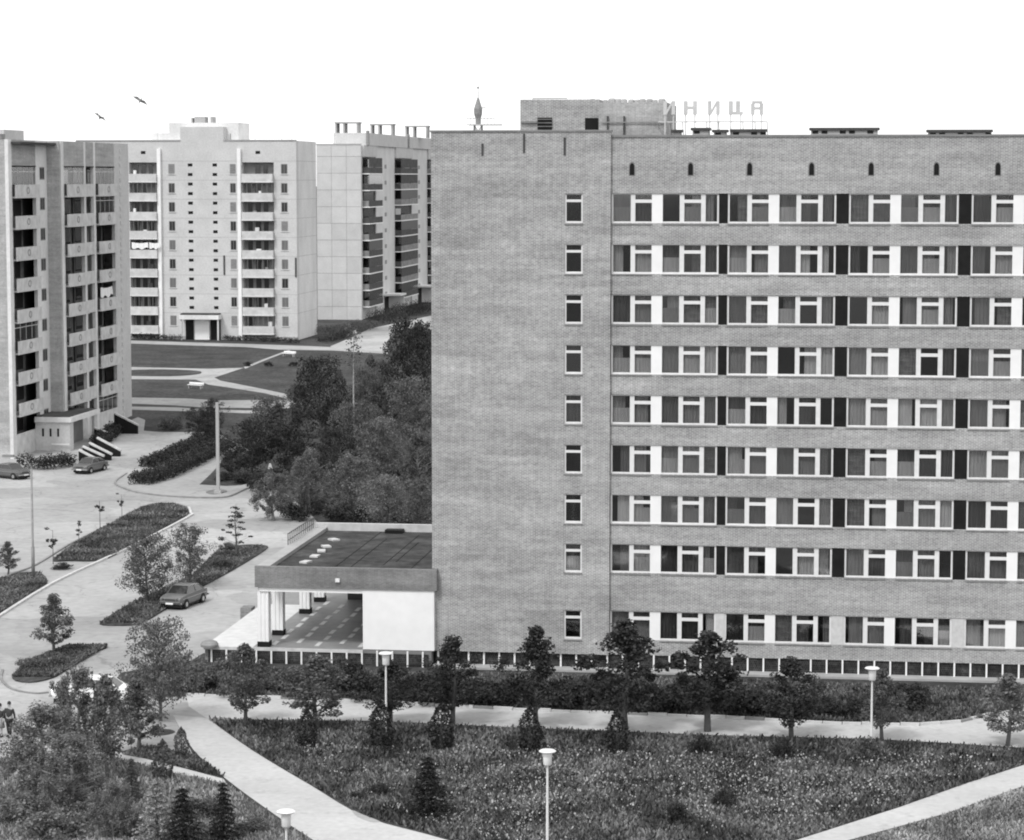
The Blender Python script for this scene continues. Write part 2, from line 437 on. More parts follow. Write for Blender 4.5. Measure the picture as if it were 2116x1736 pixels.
kerb('kerb', smooth_pts([(5, 1385), (3, 1405), (25, 1425), (70, 1434), (100, 1432)], 4, False), M['kerb_d'], .14, .08)
hi = smooth_pts([(238, 998), (262, 980), (300, 962), (380, 930), (445, 900), (560, 960), (535, 1000), (505, 1012), (470, 1027), (420, 1029), (350, 1026), (290, 1020), (255, 1010)], 4)
drape('traffic_island', hi, .012, M['pave'], thick=.06)
kerb('kerb', smooth_pts([(262, 980), (238, 998), (255, 1010), (290, 1020), (350, 1027), (420, 1030), (470, 1028), (505, 1013), (538, 1001)], 4, False), M['kerb_d'], .16, .14)
drape('grass_island', [(412, 1003), (455, 960), (470, 935), (560, 945), (552, 975), (535, 996), (500, 1004), (470, 1006)], .08, M['grass'])
drape('soil_patch', smooth_pts([(425, 1018), (455, 1012), (470, 1018), (440, 1024)], 3), .076, M['soil'])
drape('grass_island', [(255, 1560), (290, 1543), (330, 1548), (395, 1562), (430, 1580), (462, 1606), (360, 1583), (300, 1568)], .016, M['grass'])
drape('soil_patch', smooth_pts([(728, 1675), (750, 1684), (785, 1698), (765, 1699), (738, 1688)], 3), .016, M['pave'])
drape('grass_island', smooth_pts([(306, 1512), (325, 1507), (352, 1508), (362, 1514), (340, 1520), (318, 1519)], 3), .016, M['grass'])
# painted kerb stones along the garden path
ks = thing('kerb', None, None, tuple(P(385, 1438)));  ks['kind'] = 'structure'
stone = MB().box(-.46, .46, -.09, .09, -.05, .15).mesh('kerb_stone', M['kerb'])
stone_d = MB().box(-.46, .46, -.09, .09, -.05, .14).mesh('kerb_stone', M['kerb_d'])
cur = [P(*p) for p in path_top[:8]]
acc = 0
for a, b in zip(cur, cur[1:]):
    L = (b - a).length; n = max(1, round(L))
    for i in range(n):
        p = a.lerp(b, (i + .5) / n)
        q = p - OFF[ks]
        o = add('kerb_stone', stone if random.random() < .8 else stone_d, ks, (q.x, q.y + random.uniform(-.03, .03), q.z + random.uniform(-.03, .02)))
        o.rotation_euler.z = math.atan2(b.y - a.y, b.x - a.x) + random.uniform(-.02, .02)
        o.scale.x = L / n * .98 / .94

# ------------------------------------------------------------------ hotel
Y0 = 138.4
XL, XS, XR = -22.95, -12.97, 20.0
hotel = thing('hotel', 'large nine storey brick hotel with long window bands and blank end block', 'building', ((XL + XR) / 2, Y0 + 7, 0))
YB = Y0 + 14
HEAD = [26.55 - 2.775 * k for k in range(8)] + [3.36]
WH = 1.62
Z_TOP, Z_TOP2, Z_BOT = 29.62, 29.92, .88
# right block: brick bands between window strips
edges = [Z_TOP] + sum([[h, h - WH] for h in HEAD], []) + [Z_BOT]
for i in range(0, len(edges), 2):
    pbox('brick_band', M['brick'], hotel, XS, XR, Y0, Y0 + .4, edges[i+1], edges[i])
part(MB().box(XS, XR, Y0 - .06, Y0 + .5, Z_TOP, Z_TOP + .12).box(XL - .05, XS + .05, Y0 - .26, Y0 + .4, Z_TOP2, Z_TOP2 + .1), 'coping', M['sill'], hotel)
# left block with nine window holes
wx0, wx1 = -15.50, -14.50
YL = Y0 - .2
wl = MB()
wl.box(XL, wx0, YL, YL + .4, Z_BOT, Z_TOP2).box(wx1, XS, YL, YL + .4, Z_BOT, Z_TOP2)
for i in range(0, len(edges), 2):
    wl.box(wx0, wx1, YL, YL + .4, edges[i+1], edges[i] if i else Z_TOP2)
part(wl, 'end_block_wall', M['brick'], hotel)
part(MB().box(XL, XL + .35, YL + .4, YB, Z_BOT, Z_TOP2 - .003).box(XR - .35, XR, Y0 + .4, YB, Z_BOT, Z_TOP).box(XL + .35, XR - .35, YB - .35, YB, Z_BOT, Z_TOP), 'outer_wall', M['brick'], hotel)
pbox('roof', M['roof'], hotel, XL + .35, XR - .35, Y0 + .4, YB - .35, 29.0, 29.15)
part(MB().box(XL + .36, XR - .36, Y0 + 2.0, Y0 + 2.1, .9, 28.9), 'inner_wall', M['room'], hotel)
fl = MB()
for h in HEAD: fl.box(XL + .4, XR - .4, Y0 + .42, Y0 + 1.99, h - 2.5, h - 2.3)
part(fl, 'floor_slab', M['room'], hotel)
# scuppers on the end block, round headed vents on the long block
for px, py0, py1 in ((997, 297, 322), (1083, 276, 316), (1167, 284, 321)):
    a = onY(px, py0, YL); b = onY(px, py1, YL)
    pbox('rain_slot', M['metal_d'], hotel, a.x - .06, a.x + .06, YL - .03, YL + .02, b.z, a.z)
arch = MB()
pts = [(-.13, 0), (.13, 0)] + [(.13 * math.cos(t), .46 + .2 * math.sin(t)) for t in [i * math.pi / 8 for i in range(9)]]
arch.extr_y(pts, -.012, .05)
arch_me = arch.mesh('roof_vent', M['dark'])
ring = MB()
outer = [(-.18, -.05), (.18, -.05)] + [(.18 * math.cos(t), .46 + .27 * math.sin(t)) for t in [i * math.pi / 8 for i in range(9)]]
ring.extr_y(outer, -.006, .03)
ring_me = ring.mesh('vent_rim', M['sill'])
for px in (1306, 1427, 1549, 1677, 1800, 1935, 2062):
    a = onY(px, 362, Y0)
    o = add('roof_vent', arch_me, hotel, Vector((a.x, Y0, a.z)) - OFF[hotel])
    add('vent_rim', ring_me, o)

# window prototypes (local: x right, z up, y into the room)
def curtain_mesh(w, h, m, seed, flat=0):
    rnd = random.Random(seed); mb = MB(); n = max(6, int(w / .06)); ph = rnd.random() * 6
    for i in range(n + 1):
        x = w * i / n; y = .03 * math.sin(x * 34 + ph) + .015 * math.sin(x * 71 + ph * 2)
        mb.v += [(x, y, 0), (x + flat * .08 * math.sin(i), y * .6, h)]
    for i in range(n): mb.f.append((2*i, 2*i+2, 2*i+3, 2*i+1))
    return mb.mesh('curtain', m)
def glazing(kind):
    mb = MB(); Z1, d0, d1 = WH, .0, .09
    lt, tb = Z1 - .33, Z1 - .51
    panes = []
    if kind == 'A':
        Wd = 2.22
        mb.box(0, .10, d0, d1, 0, Z1).box(1.06, 1.31, d0, d1, 0, Z1)
        mb.box(1.31, 2.22, d0, d1, tb, lt)
        for a, b in ((.10, 1.06), (1.31, 2.22)): mb.box(a, b, d0, d1, 0, .09).box(a, b, d0, d1, Z1 - .05, Z1)
        panes = [(.10, 1.06, .09, Z1 - .05), (1.31, 2.22, .09, tb), (1.31, 2.22, lt, Z1 - .05)]
    elif kind == 'B':
        Wd = 3.08
        mb.box(.93, 1.18, d0, d1, 0, Z1).box(2.10, 2.35, d0, d1, 0, Z1).box(2.98, 3.08, d0, d1, 0, Z1)
        mb.box(1.18, 2.10, d0, d1, tb, lt)
        for a, b in ((0, .93), (1.18, 2.10), (2.35, 2.98)): mb.box(a, b, d0, d1, 0, .09).box(a, b, d0, d1, Z1 - .05, Z1)
        panes = [(0, .93, .09, Z1 - .05), (1.18, 2.10, .09, tb), (1.18, 2.10, lt, Z1 - .05), (2.35, 2.98, .09, Z1 - .05)]
    else:
        Wd = wx1 - wx0
        mb.box(0, .09, d0, d1, 0, Z1).box(Wd - .09, Wd, d0, d1, 0, Z1)
        mb.box(.09, Wd - .09, d0, d1, 0, .1).box(.09, Wd - .09, d0, d1, Z1 - .05, Z1).box(.09, Wd - .09, d0, d1, tb + .04, lt)
        panes = [(.09, Wd - .09, .1, tb + .04), (.09, Wd - .09, lt, Z1 - .05)]
    return mb.mesh('window_frame', M['frame']), [(MB().box(a, b, .04, .055, c, d).mesh('pane', M['glass'])) for a, b, c, d in panes], panes, MB().box(-.02, Wd + .02, -.13, .02, -.09, -.03).mesh('window_sill', M['sill'])
GL = {k: glazing(k) for k in 'ABC'}
GR_ = {}
for k_ in 'ABC':
    GR_[k_] = []
    for pm_ in GL[k_][1]:
        c_ = pm_.copy(); c_.materials[0] = M['glass_r']; GR_[k_].append(c_)
CM = {}
def put_window(kind, x, y, z, rnd, parent):
    fr, pms, panes, sill = GL[kind]
    w = add('window', fr, parent, Vector((x, y, z)) - OFF[parent])
    for pm, pm2 in zip(pms, GR_[kind]): add('pane', pm if rnd.random() < .7 else pm2, w)
    add('sill', sill, w)
    base = rnd.choice((0, 0, 0, 1, 3, 2, 4, 5))
    spans = {'A': [(.1, 1.06), (1.31, 2.22)], 'B': [(0, .93), (1.18, 2.10), (2.35, 2.98)], 'C': [(.09, .91)]}[kind]
    for a, b in spans:
        if kind == 'C' and rnd.random() < .6: continue
        q = rnd.random(); wd = b - a + .06
        if q < .06: continue
        s0 = a - .03
        if q < .42: cut = rnd.choice((.55, .7, .8)); s0 = s0 if rnd.random() < .5 else s0 + wd * (1 - cut); wd *= cut
        ci = base if rnd.random() < .75 else rnd.choice((0, 1, 2, 3, 4, 5))
        key = (round(wd, 2), ci, rnd.randint(0, 1))
        if key not in CM: CM[key] = curtain_mesh(wd, 1.5, CURT[ci], hash(key) % 999)
        c_ = add('curtain', CM[key], w, (s0, .2 + rnd.uniform(0, .08), .04))
        if rnd.random() < .22:                     # a half drawn net in front
            k2 = (round(b - a, 2), 4, 7)
            if k2 not in CM: CM[k2] = curtain_mesh(b - a, .85, CURT[2], 5)
            add('net_curtain', CM[k2], w, (a, .16, .04))
    return w
rw = random.Random(11)
starts = [-12.92, -6.56, 0.0, 6.56, 13.12]
for r, h in enumerate(HEAD):
    z0 = h - WH
    put_window('C', wx0, YL + .08, z0, rw, hotel)
    for k, sx in enumerate(starts):
        end = sx + 5.88
        if k == 0: sx = XS + .02
        xs = sx if k else -13.10
        a = xs if k else XS + .01
        if k == 4:      # beyond the picture's edge: coarse
            mb = MB()
            for (u, v) in ((0, .1), (1.06, 1.31), (2.22, 2.8), (3.73, 3.98), (4.9, 5.15), (5.78, 5.88)): mb.box(sx + u, sx + v, Y0 + .08, Y0 + .17, z0, h)
            part(mb, 'window_row', M['frame'], hotel)
            pbox('curtain_row', CURT[r % 4], hotel, sx, sx + 5.88, Y0 + .25, Y0 + .27, z0, h)
            pbox('spandrel_panel', M['brick'], hotel, 19.0, XR, Y0 + .01, Y0 + .3, z0 + .001, h - .001)
        else:
            x0 = sx + .0
            put_window('A', x0 if k else XS + .03, Y0 + .08, z0, rw, hotel)
            xa = (x0 if k else XS + .03) + 2.22
            pbox('white_panel', M['white'], hotel, xa, sx + 2.80 if k else -10.12, Y0 + .06, Y0 + .18, z0 + .001, h - .001)
            put_window('B', sx + 2.80 if k else -10.12, Y0 + .08, z0, rw, hotel)
        ds = end if k else -10.12 + 3.08
        de = starts[k + 1] if k < 4 else None
        if de is not None:
            if k < 4:
                m = M['dark'] if r < 8 else M['cream2']
                pbox('spandrel_panel', m, hotel, ds, de, Y0 + .03, Y0 + .15, z0 - (.06 if r < 8 else -.001), h + (.0 if r < 8 else -.001))
# basement strip with white posts
pbox('basement_wall', M['basement'], hotel, XL + .1, XR - .2, Y0 + .1, YB - .2, -.1, Z_BOT - .003)
part(MB().box(XL + .05, XR, Y0 - .9, Y0 + .1, -.1, .12), 'footing', M['concrete'], hotel)
pm = MB().box(-.045, .045, -.05, .05, 0, Z_BOT + .1).mesh('post', M['white'])
x = XL + .3
while x < XR - .2:
    add('post', pm, hotel, Vector((x, Y0 + .03 - .05, -.1)) - OFF[hotel]); x += .87

# roof structures of the hotel
def px_box(mb, px0, px1, py0, Yp, depth, z0=29.15, pyr=None):
    a = onY(px0, py0, Yp); b = onY(px1, py0, Yp)
    mb.box(a.x, b.x, Yp, Yp + depth, z0, a.z); return a, b
p1 = MB(); a1, b1 = px_box(p1, 1075, 1238, 206, Y0 + 4, 7)
part(p1, 'lift_house', M['brick'], hotel)
p2 = MB(); a2, b2 = px_box(p2, 1238, 1378, 212, Y0 + 3.2, 7.8)
lift2 = part(p2, 'machine_room', M['brick2'], hotel)
for px in (1112, 1213):
    pass
a = onY(1111, 243, Y0 + 4); b = onY(1141, 268, Y0 + 4)
pbox('louvre_window', M['dark'], hotel, a.x, b.x, Y0 + 3.96, Y0 + 4.02, b.z, a.z)
for i in range(3): pbox('louvre_slat', M['sill'], hotel, a.x - .03, b.x + .03, Y0 + 3.93, Y0 + 3.957, a.z - .12 - i * .2, a.z - .08 - i * .2)
a = onY(1209, 244, Y0 + 4); b = onY(1237, 268, Y0 + 4)
pbox('louvre_window', M['dark'], hotel, a.x, b.x - .02, Y0 + 3.96, Y0 + 4.02, b.z, a.z)
rr = random.Random(3)
ht = MB()
for i, px in enumerate(range(1196, 1378, 13)):       # uneven row of pipes and caps along its top
    a = onY(px, 212, Y0 + 4)
    r_ = rr.uniform(.12, .22)
    ht.lathe([(r_, -.1), (r_, r_ * .9), (r_ * .6, r_ * 1.25)], 8, (a.x, Y0 + 4.6 + rr.random(), a.z))
part(ht, 'vent_cap', M['concrete'], hotel)
part(MB().tube(onY(1100, 204, Y0 + 5), onY(1172, 203, Y0 + 5), .03), 'aerial_rod', M['metal_g'], hotel)
a = onY(1076, 252, Y0 + 3.9); b = onY(1110, 252, Y0 + 3.9)
pbox('ledge', M['sill'], hotel, a.x, b.x, Y0 + 3.85, Y0 + 3.998, a.z - .06, a.z + .04)
for px in (1256, 1290):
    a = onY(px, 240, Y0 + 3.2)
    pbox('downpipe', M['metal_d'], hotel, a.x - .05, a.x + .05, Y0 + 3.1, Y0 + 3.19, 29.2, a.z)
a = onY(1180, 253, Y0 + 3.2)
pbox('rail', M['metal_g'], hotel, onY(1242, 253, Y0+3.2).x, onY(1376, 253, Y0+3.2).x, Y0 + 3.08, Y0 + 3.12, a.z - .03, a.z + .03)
for (px0, px1, py) in ((1386, 1410, 268), (1427, 1468, 264), (1471, 1504, 268), (1508, 1585, 267), (1672, 1818, 264), (1915, 2052, 268)):
    Yp = Y0 + 2.2
    a = onY(px0, py, Yp); b = onY(px1, py, Yp)
    v = pbox('vent_shaft', M['concrete'], hotel, a.x + .1, b.x - .1, Yp + .1, Yp + 1.1, 29.15, a.z - .14)
    pbox('cover_slab', M['metal_d'], v, a.x, b.x, Yp, Yp + 1.2, a.z - .14, a.z)
    n = int((b.x - a.x) / .5)
    for i in range(n):
        if (i + px0) % 3: pbox('louvre', M['dark'], v, a.x + .18 + i * .5, a.x + .5 + i * .5, Yp + .08, Yp + .12, a.z - .32, a.z - .17)

# roof sign: the letters that show beside the machine room
YS = Y0 + 2.6
sign = thing('roof_sign', 'row of pale Cyrillic roof letters ИНИЦА on a thin frame above the hotel', 'sign', tuple(onY(1470, 262, YS)))
def letter(ch, px0, px1):
    a = onY(px0, 209, YS); b = onY(px1, 237, YS)
    x0, x1, z1, z0 = a.x, b.x, a.z, b.z
    t = (x1 - x0) * .29; mb = MB(); ya, yb = YS - .08, YS + .08
    if ch == 'И':
        mb.box(x0, x0 + t, ya, yb, z0, z1).box(x1 - t, x1, ya, yb, z0, z1)
        mb.extr_y([(x0 + t, z0 + .02), (x0 + t, z0 + t * 1.3), (x1 - t, z1 - .02), (x1 - t, z1 - t * 1.3)][::-1], ya + .003, yb - .003)
    elif ch == 'Н':
        mb.box(x0, x0 + t, ya, yb, z0, z1).box(x1 - t, x1, ya, yb, z0, z1).box(x0 + t, x1 - t, ya, yb, (z0+z1)/2 - t*.4, (z0+z1)/2 + t*.4)
    elif ch == 'Ц':
        e = (x1 - x0) * .2
        mb.box(x0, x0 + t, ya, yb, z0 + t*.7, z1).box(x1 - t - e, x1 - e, ya, yb, z0 + t*.7, z1).box(x0, x1, ya, yb, z0, z0 + t*.7)
    else:
        mb.box(x0, x0 + t, ya, yb, z0, z1 - t*.7).box(x1 - t, x1, ya, yb, z0, z1 - t*.7).box(x0 + t*.3, x1 - t*.3, ya, yb, z1 - t*.7, z1).box(x0 + t, x1 - t, ya, yb, (z0+z1)/2 - t*.5, (z0+z1)/2 + t*.2)
    o = part(mb, 'letter', M['far'], sign)  # pale colour carries the sky bleed around the letters
    for xx in (x0 + t/2, x1 - t/2): pbox('support', M['far'], o, xx - .03, xx + .03, YS - .03, YS + .03, 29.7, z0)
for ch, p0, p1_ in (('И', 1371, 1395), ('Н', 1413, 1440), ('И', 1463, 1487), ('Ц', 1506, 1535), ('А', 1552, 1577)): letter(ch, p0, p1_)
fr = MB()
a = onY(1360, 252, YS); b = onY(1585, 252, YS)
fr.box(a.x, b.x, YS + .1, YS + .16, a.z - .03, a.z + .03)
for i in range(10):
    xx = a.x + (b.x - a.x) * i / 9
    fr.tube((xx, YS + .13, a.z), (xx, YS + 2, 29.2), .025, n=4)
part(fr, 'frame', M['far'], sign)

# ------------------------------------------------------------------ entrance canopy and terrace beside the hotel
cx0, cx1 = -33.05, -22.62
cn = thing('entrance_canopy', 'flat roofed entrance canopy with white columns and blank white wall left of the hotel', 'canopy', ((cx0 + cx1) / 2, 146, 0))
YF = 137.75
part(MB().box(cx0, XL - .003, YF, YF + .3, 4.35, 5.55).box(XL - .003, cx1, YF, YL - .003, 4.35, 5.55), 'fascia', M['fascia'], cn)
part(MB().box(cx0, cx0 + .75, YF + .3, 154.3, 4.35, 5.5), 'side_parapet', M['concrete'], cn)
part(MB().box(cx0, XL - .003, 154.3, 154.6, 4.35, 5.75), 'rear_parapet', M['kerb'], cn)
pbox('roof', M['felt'], cn, cx0 + .75, XL - .003, YF + .3, 154.3, 4.5, 5.28)
sm = MB()
for i, ww in enumerate((4.2, 5.1, 6.8, 7.3, 8.6)): sm.box(cx0 + ww, cx0 + ww + .05, YF + .4 + (i * 5.3) % 4, 154.2 - (i * 3.1) % 5, 5.28, 5.295)
part(sm, 'roof_seam', M['seam_r'], cn)
pbox('beam', M['white'], cn, cx0 + .25, XL - .5, YF + .12, YF + .5, 4.1, 4.347)
pbox('ceiling', M['white'], cn, cx0 + .5, XL - .01, YF + .5, 154.2, 4.36, 4.497)
wl_ = onY(750, 1300, YF + .1).x
pbox('white_wall', M['white'], cn, wl_, onY(897, 1300, YF + .1).x, YF + .08, YL - .005, .93, 4.347)
cp = []
for ex, ey in ((1, 0), (0, 1), (-1, 0), (0, -1)):          # square column with two flutes on each side
    for u, d in ((-.31, .31), (-.14, .31), (-.12, .27), (-.03, .27), (-.01, .31), (.10, .31), (.12, .27), (.2, .27), (.22, .31)):
        cp.append((ex * d - ey * u, ey * d + ex * u))
colmb = MB().prism(cp, .3, 3.45)
col_me = colmb.mesh('column', M['white'])
base_me = MB().box(-.34, .34, -.34, .34, 0, .3).mesh('column_base', M['dark'])
for yy in (138.25, 141.9, 149.2, 153.5):
    o = add('column', col_me, cn, Vector((cx0 + .42, yy, .9)) - OFF[cn])
    add('column_base', base_me, o)
pbox('dark_backing', M['metal_d'], cn, cx0 + 2, XL - .01, 154.35, 154.55, .9, 4.348)  # dark sheet added for the black gap under the rear ceiling
for i, (px, py) in enumerate(((632, 1162), (651, 1150), (664, 1139), (674, 1130), (690, 1116))):
    p = P(px, py, 5.3); mb = MB().box(-.24, .24, -.35, .35, 0, .1)
    o = add('paving_slab', mb.mesh('paving_slab', M['kerb']), None, (p.x, p.y, 5.28)); o.rotation_euler.z = -.3 + .25 * i
    tag(o, ('pale slab on the dark canopy roof, nearest the front edge', 'pale slab on the dark canopy roof, second from the front of five', 'pale slab on the dark canopy roof, middle of the row of five', 'pale slab on the dark canopy roof, fourth from the front', 'pale slab on the dark canopy roof, farthest from the front edge')[i], 'slab', 'slabs lying on the canopy roof')
a = P(795, 1102, 5.3)
pbox('roof_hatch', M['dark'], cn, a.x, a.x + 1.1, a.y, a.y + .8, 5.28, 5.5)
pbox('lamp', M['opal'], cn, *(lambda q: (q.x - .12, q.x + .12, YF - .12, YF - .002, q.z - .1, q.z + .1))(onY(698, 1199, YF)))
# terrace
ter = thing('terrace', 'raised tiled terrace under and beside the entrance canopy', 'terrace', (-30, 146, 0))
part(MB().box(-36.0, XL, YF + .05, 158, .1, .896), 'terrace_slab', M['tile'], ter)
part(MB().box(-36.05, wl_, YF - .05, YF + .049, .72, .9).box(-36.05, -36, YF + .05, 158, .72, .9), 'terrace_edge', M['kerb'], ter)
part(MB().box(-35.8, -23.1, YF - .0, YF + .04, -.05, .72), 'terrace_front', M['basement'], ter)
for i in range(15):
    add('post', pm, ter, Vector((-35.6 + .87 * i, YF - .02, -.1)) - OFF[ter]).scale.z = .84 if -35.6 + .87 * i < wl_ else 1.0
part(MB().box(-36.0, cx0 - .15, YF + .06, 152, .897, .902), 'sunlit_tone_paving', M['tile_light'], ter)  # open-sky brightness left of the canopy, put into a paler floor colour
dash = MB().box(-.13, .13, -.62, .62, 0, .008).mesh('pale_tile', M['tile_light'])
for i in range(7):
    for j in range(8):
        xx = -32.2 + 1.25 * i + (.1 if j % 2 else 0)
        yy = 139.2 + 1.95 * j + (i % 2) * .9
        if yy > 153 or xx > -23.4: continue
        add('pale_tile', dash, ter, Vector((xx, yy, .897)) - OFF[ter])
q = P(433, 1336, .9)
urn = MB().lathe([(.5, 0), (.52, .14), (.42, .28), (.25, .36), (.02, .4)], 16, tuple(q))
single(urn, 'stone_planter', M['balc_f'], 'low domed concrete planter on the terrace corner by the road', 'planter', tuple(q))
q = P(512, 1285, 0)
single(MB().box(q.x - .35, q.x + .35, q.y - .5, q.y + .5, 0, .95), 'brick_pier', M['fascia'], 'short dark brick pier against the left edge of the terrace', 'pier', tuple(q))
# railing on the canopy's far left corner
rl = thing('roof_railing', 'dark metal railing along the rear left edge of the canopy roof', 'railing', (cx0 + .1, 150, 5.5))
ya, yb = 146.6, 154.0
part(MB().tube((cx0 - .05, ya, 6.15), (cx0 - .05, yb, 6.15), .035).tube((cx0 - .05, ya, 5.75), (cx0 - .05, yb, 5.75), .025), 'rail', M['metal_d'], rl)
k = 0
while ya + k * .55 <= yb:
    part(MB().tube((cx0 - .05, ya + k * .55, 4.9), (cx0 - .05, ya + k * .55, 6.15), .03, n=5), 'baluster', M['metal_d'], rl); k += 1

# ------------------------------------------------------------------ left block of flats (stepped brick, loggias)
XA, XB = -80.0, -78.7
def yf(px, X, py=600): return onX(px, py, X).y
ZR = onX(60, 290, XA).z
t1 = thing('apartment_building', 'stepped block of flats with loggias and pale pilasters at the left edge', 'building', (-88, 255, 0))
YA = yf(26, XA); YC = yf(101, XA, 600); YE = yf(268, XB, 600)
FH = 3.03; HD = [28.4 - FH * k for k in range(9)]
# solid cores set behind the loggias
pbox('core_wall', M['room'], t1, XA - 14, XA - 1.5, YA + .2, YE - .2, -1, ZR - .4)
pbox('front_wall', M['brick2'], t1, XA - 14, XA - .02, YA, YA + .3, -1, ZR)
pbox('step_wall', M['brick2'], t1, XA - 1.4, XB - .02, YC, YC + .3, -1, ZR)
pbox('roof', M['roof'], t1, XA - 14, XB - .3, YA + .3, YE - .3, ZR - .4, ZR - .2)
pbox('far_wall', M['brick2'], t1, XA - 14, XB - .02, YE - .3, YE, -1, ZR)
def strip(px0, px1, X, m, name, holes=None, win=False):
    ya, yb = (yf(px0, X), yf(px1, X))
    part(MB().box(X - .35, X, ya + .003, yb - .003, -1, ZR + .02), name, m, t1)
    if win:
        ym = ya + (yb - ya) * .55
        for h in HD:
            w = part(MB().box(X - .05, X + .02, ym - .75, ym + .75, h - 1.25, h), 'window', M['frame2'], t1)
            pbox('pane', M['carglass'], w, X + .02, X + .026, ym - .65, ym - .05, h - 1.15, h - .1)
            pbox('pane', M['carglass'], w, X + .02, X + .026, ym + .05, ym + .65, h - 1.15, h - .1)
strip(22, 29, XA, M['cream'], 'pilaster')
strip(78, 101, XA, M['cream'], 'wall_panel', win=True)
strip(130, 136, XB, M['cream'], 'pilaster')
strip(177, 181, XB, M['cream'], 'pilaster')
strip(197, 201, XB, M['cream'], 'pilaster')
strip(239.5, 269, XB, M['cream2'], 'wall_panel')
rl_ = random.Random(5)
# tooth-like brick relief up the far wall strip
ym = (yf(239.5, XB) + yf(269, XB)) / 2 - .5
for i in range(38):
    tm = MB().box(XB, XB + .07, ym - .3, ym + .3, 1.2 + i * .78, 1.6 + i * .78)
    part(tm, 'brick_tooth', M['parapet'], t1)
def loggia(px0, px1, X, narrow=False):
    ya, yb = yf(px0, X) + .003, yf(px1, X) - .003
    part(MB().box(X - .3, X - .02, ya, yb, HD[0] + .12, ZR), 'attic_wall', M['brick2'], t1)
    part(MB().box(X - .32, X + .06, ya, yb, HD[0] + .02, HD[0] + .12), 'lintel', M['dark'], t1)
    for k, h in enumerate(HD):
        z0 = h - 1.72
        zb = h - FH
        b = part(MB().box(X + (.28 if k < 8 and not narrow else -.12), X + (.40 if k < 8 and not narrow else 0), ya, yb, zb + .14 if k < 8 else -1, z0), 'parapet' if k < 8 else 'ground_wall', M['parapet'], t1)
        s = part(MB().box(X - 1.5, X - .02 if narrow else X + .27, ya, yb, zb, zb + .139), 'balcony_slab', M['concrete'], t1) if k < 8 else None
        if k < 8: pbox('slab_edge', M['cream2'], b, X - .019 if narrow else X + .271, X + (.03 if narrow else .43), ya, yb, zb, zb + .137)
        # back wall with balcony window
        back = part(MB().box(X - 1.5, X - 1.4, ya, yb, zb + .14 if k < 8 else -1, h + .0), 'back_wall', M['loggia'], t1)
        L = yb - ya
        if not narrow:
            u = ya + L * (.22 + .1 * rl_.random())
            pbox('balcony_door', M['carglass'], back, X - 1.395, X - 1.36, u, u + L * .16, z0 - .9, h - .25)
            pbox('balcony_window', M['carglass'], back, X - 1.395, X - 1.36, u + L * .2, u + L * .62, z0 - .1, h - .25)
            pbox('door_post', M['cream2'], back, X - 1.358, X - 1.34, u + L * .16, u + L * .2, z0 - .9, h - .2)
            c = (ya + yb) / 2
            if k < 8:
                rz = (z0 + zb) / 2 + .08
                rm = MB()
                for i in range(12):
                    t = i * math.pi / 6; t2 = (i + 1) * math.pi / 6
                    rm.quad((X + .43, c + .34*math.cos(t)*1.3, rz + .34*math.sin(t)), (X + .43, c + .34*math.cos(t2)*1.3, rz + .34*math.sin(t2)), (X + .43, c + .24*math.cos(t2)*1.3, rz + .24*math.sin(t2)), (X + .43, c + .24*math.cos(t)*1.3, rz + .24*math.sin(t)))
                    rm.quad((X + .40, c + .34*math.cos(t)*1.3, rz + .34*math.sin(t)), (X + .40, c + .34*math.cos(t2)*1.3, rz + .34*math.sin(t2)), (X + .43, c + .34*math.cos(t2)*1.3, rz + .34*math.sin(t2)), (X + .43, c + .34*math.cos(t)*1.3, rz + .34*math.sin(t)))
                part(rm, 'relief_ring', M['reveal'], b)
        else:
            pbox('stair_window', M['carglass'], back, X - 1.395, X - 1.36, ya + .3, yb - .3, z0, h - .2)
        q = rl_.random()
        if not narrow and k in (0,) or (not narrow and q < .12):
            gw = MB()
            n = 4
            for i in range(n + 1):
                yy = ya + .04 + (L - .14) * i / n; gw.box(X - .1, X - .04, yy, yy + .06, z0, h - .005)
            gw.box(X - .095, X - .045, ya, yb, h - .5, h - .42)
            part(gw, 'glazing_frame', M['cream2'], t1)
            pbox('glazing', M['glass'], t1, X - .075, X - .06, ya, yb, z0, h - .02)
loggia(29, 78, XA); loggia(136, 177, XB); loggia(181, 197, XB, True); loggia(201, 239.5, XB)
# roof boxes of the left block
a = onX(10, 262, XA - 5); 
pbox('lift_house', M['cream2'], t1, XA - 13, XA - 6.5, YA + 4, YA + 16, ZR - .2, ZR + 1.3)
pbox('lift_house', M['cream2'], t1, XA - 6.4, XA - 3.4, YA + 5, YA + 14, ZR - .2, ZR + .95)
pbox('vent_shaft', M['concrete'], t1, XA - 11, XA - 9.4, YA + 8, YA + 10, ZR + 1.5, ZR + 2.3)
pbox('vent_shaft', M['concrete'], t1, XA - 7.6, XA - 7, YA + 9, YA + 10, ZR + 1.5, ZR + 2.3)
for i, (u, v) in enumerate(((XA - 12, XA - 9), (XA - 8, XA - 5.2), (XA - 4, XA - 1.2))):
    pbox('vent_shaft', M['metal_g'], t1, u, v, YA + 1, YA + 2.2, ZR - .2, ZR + .55)
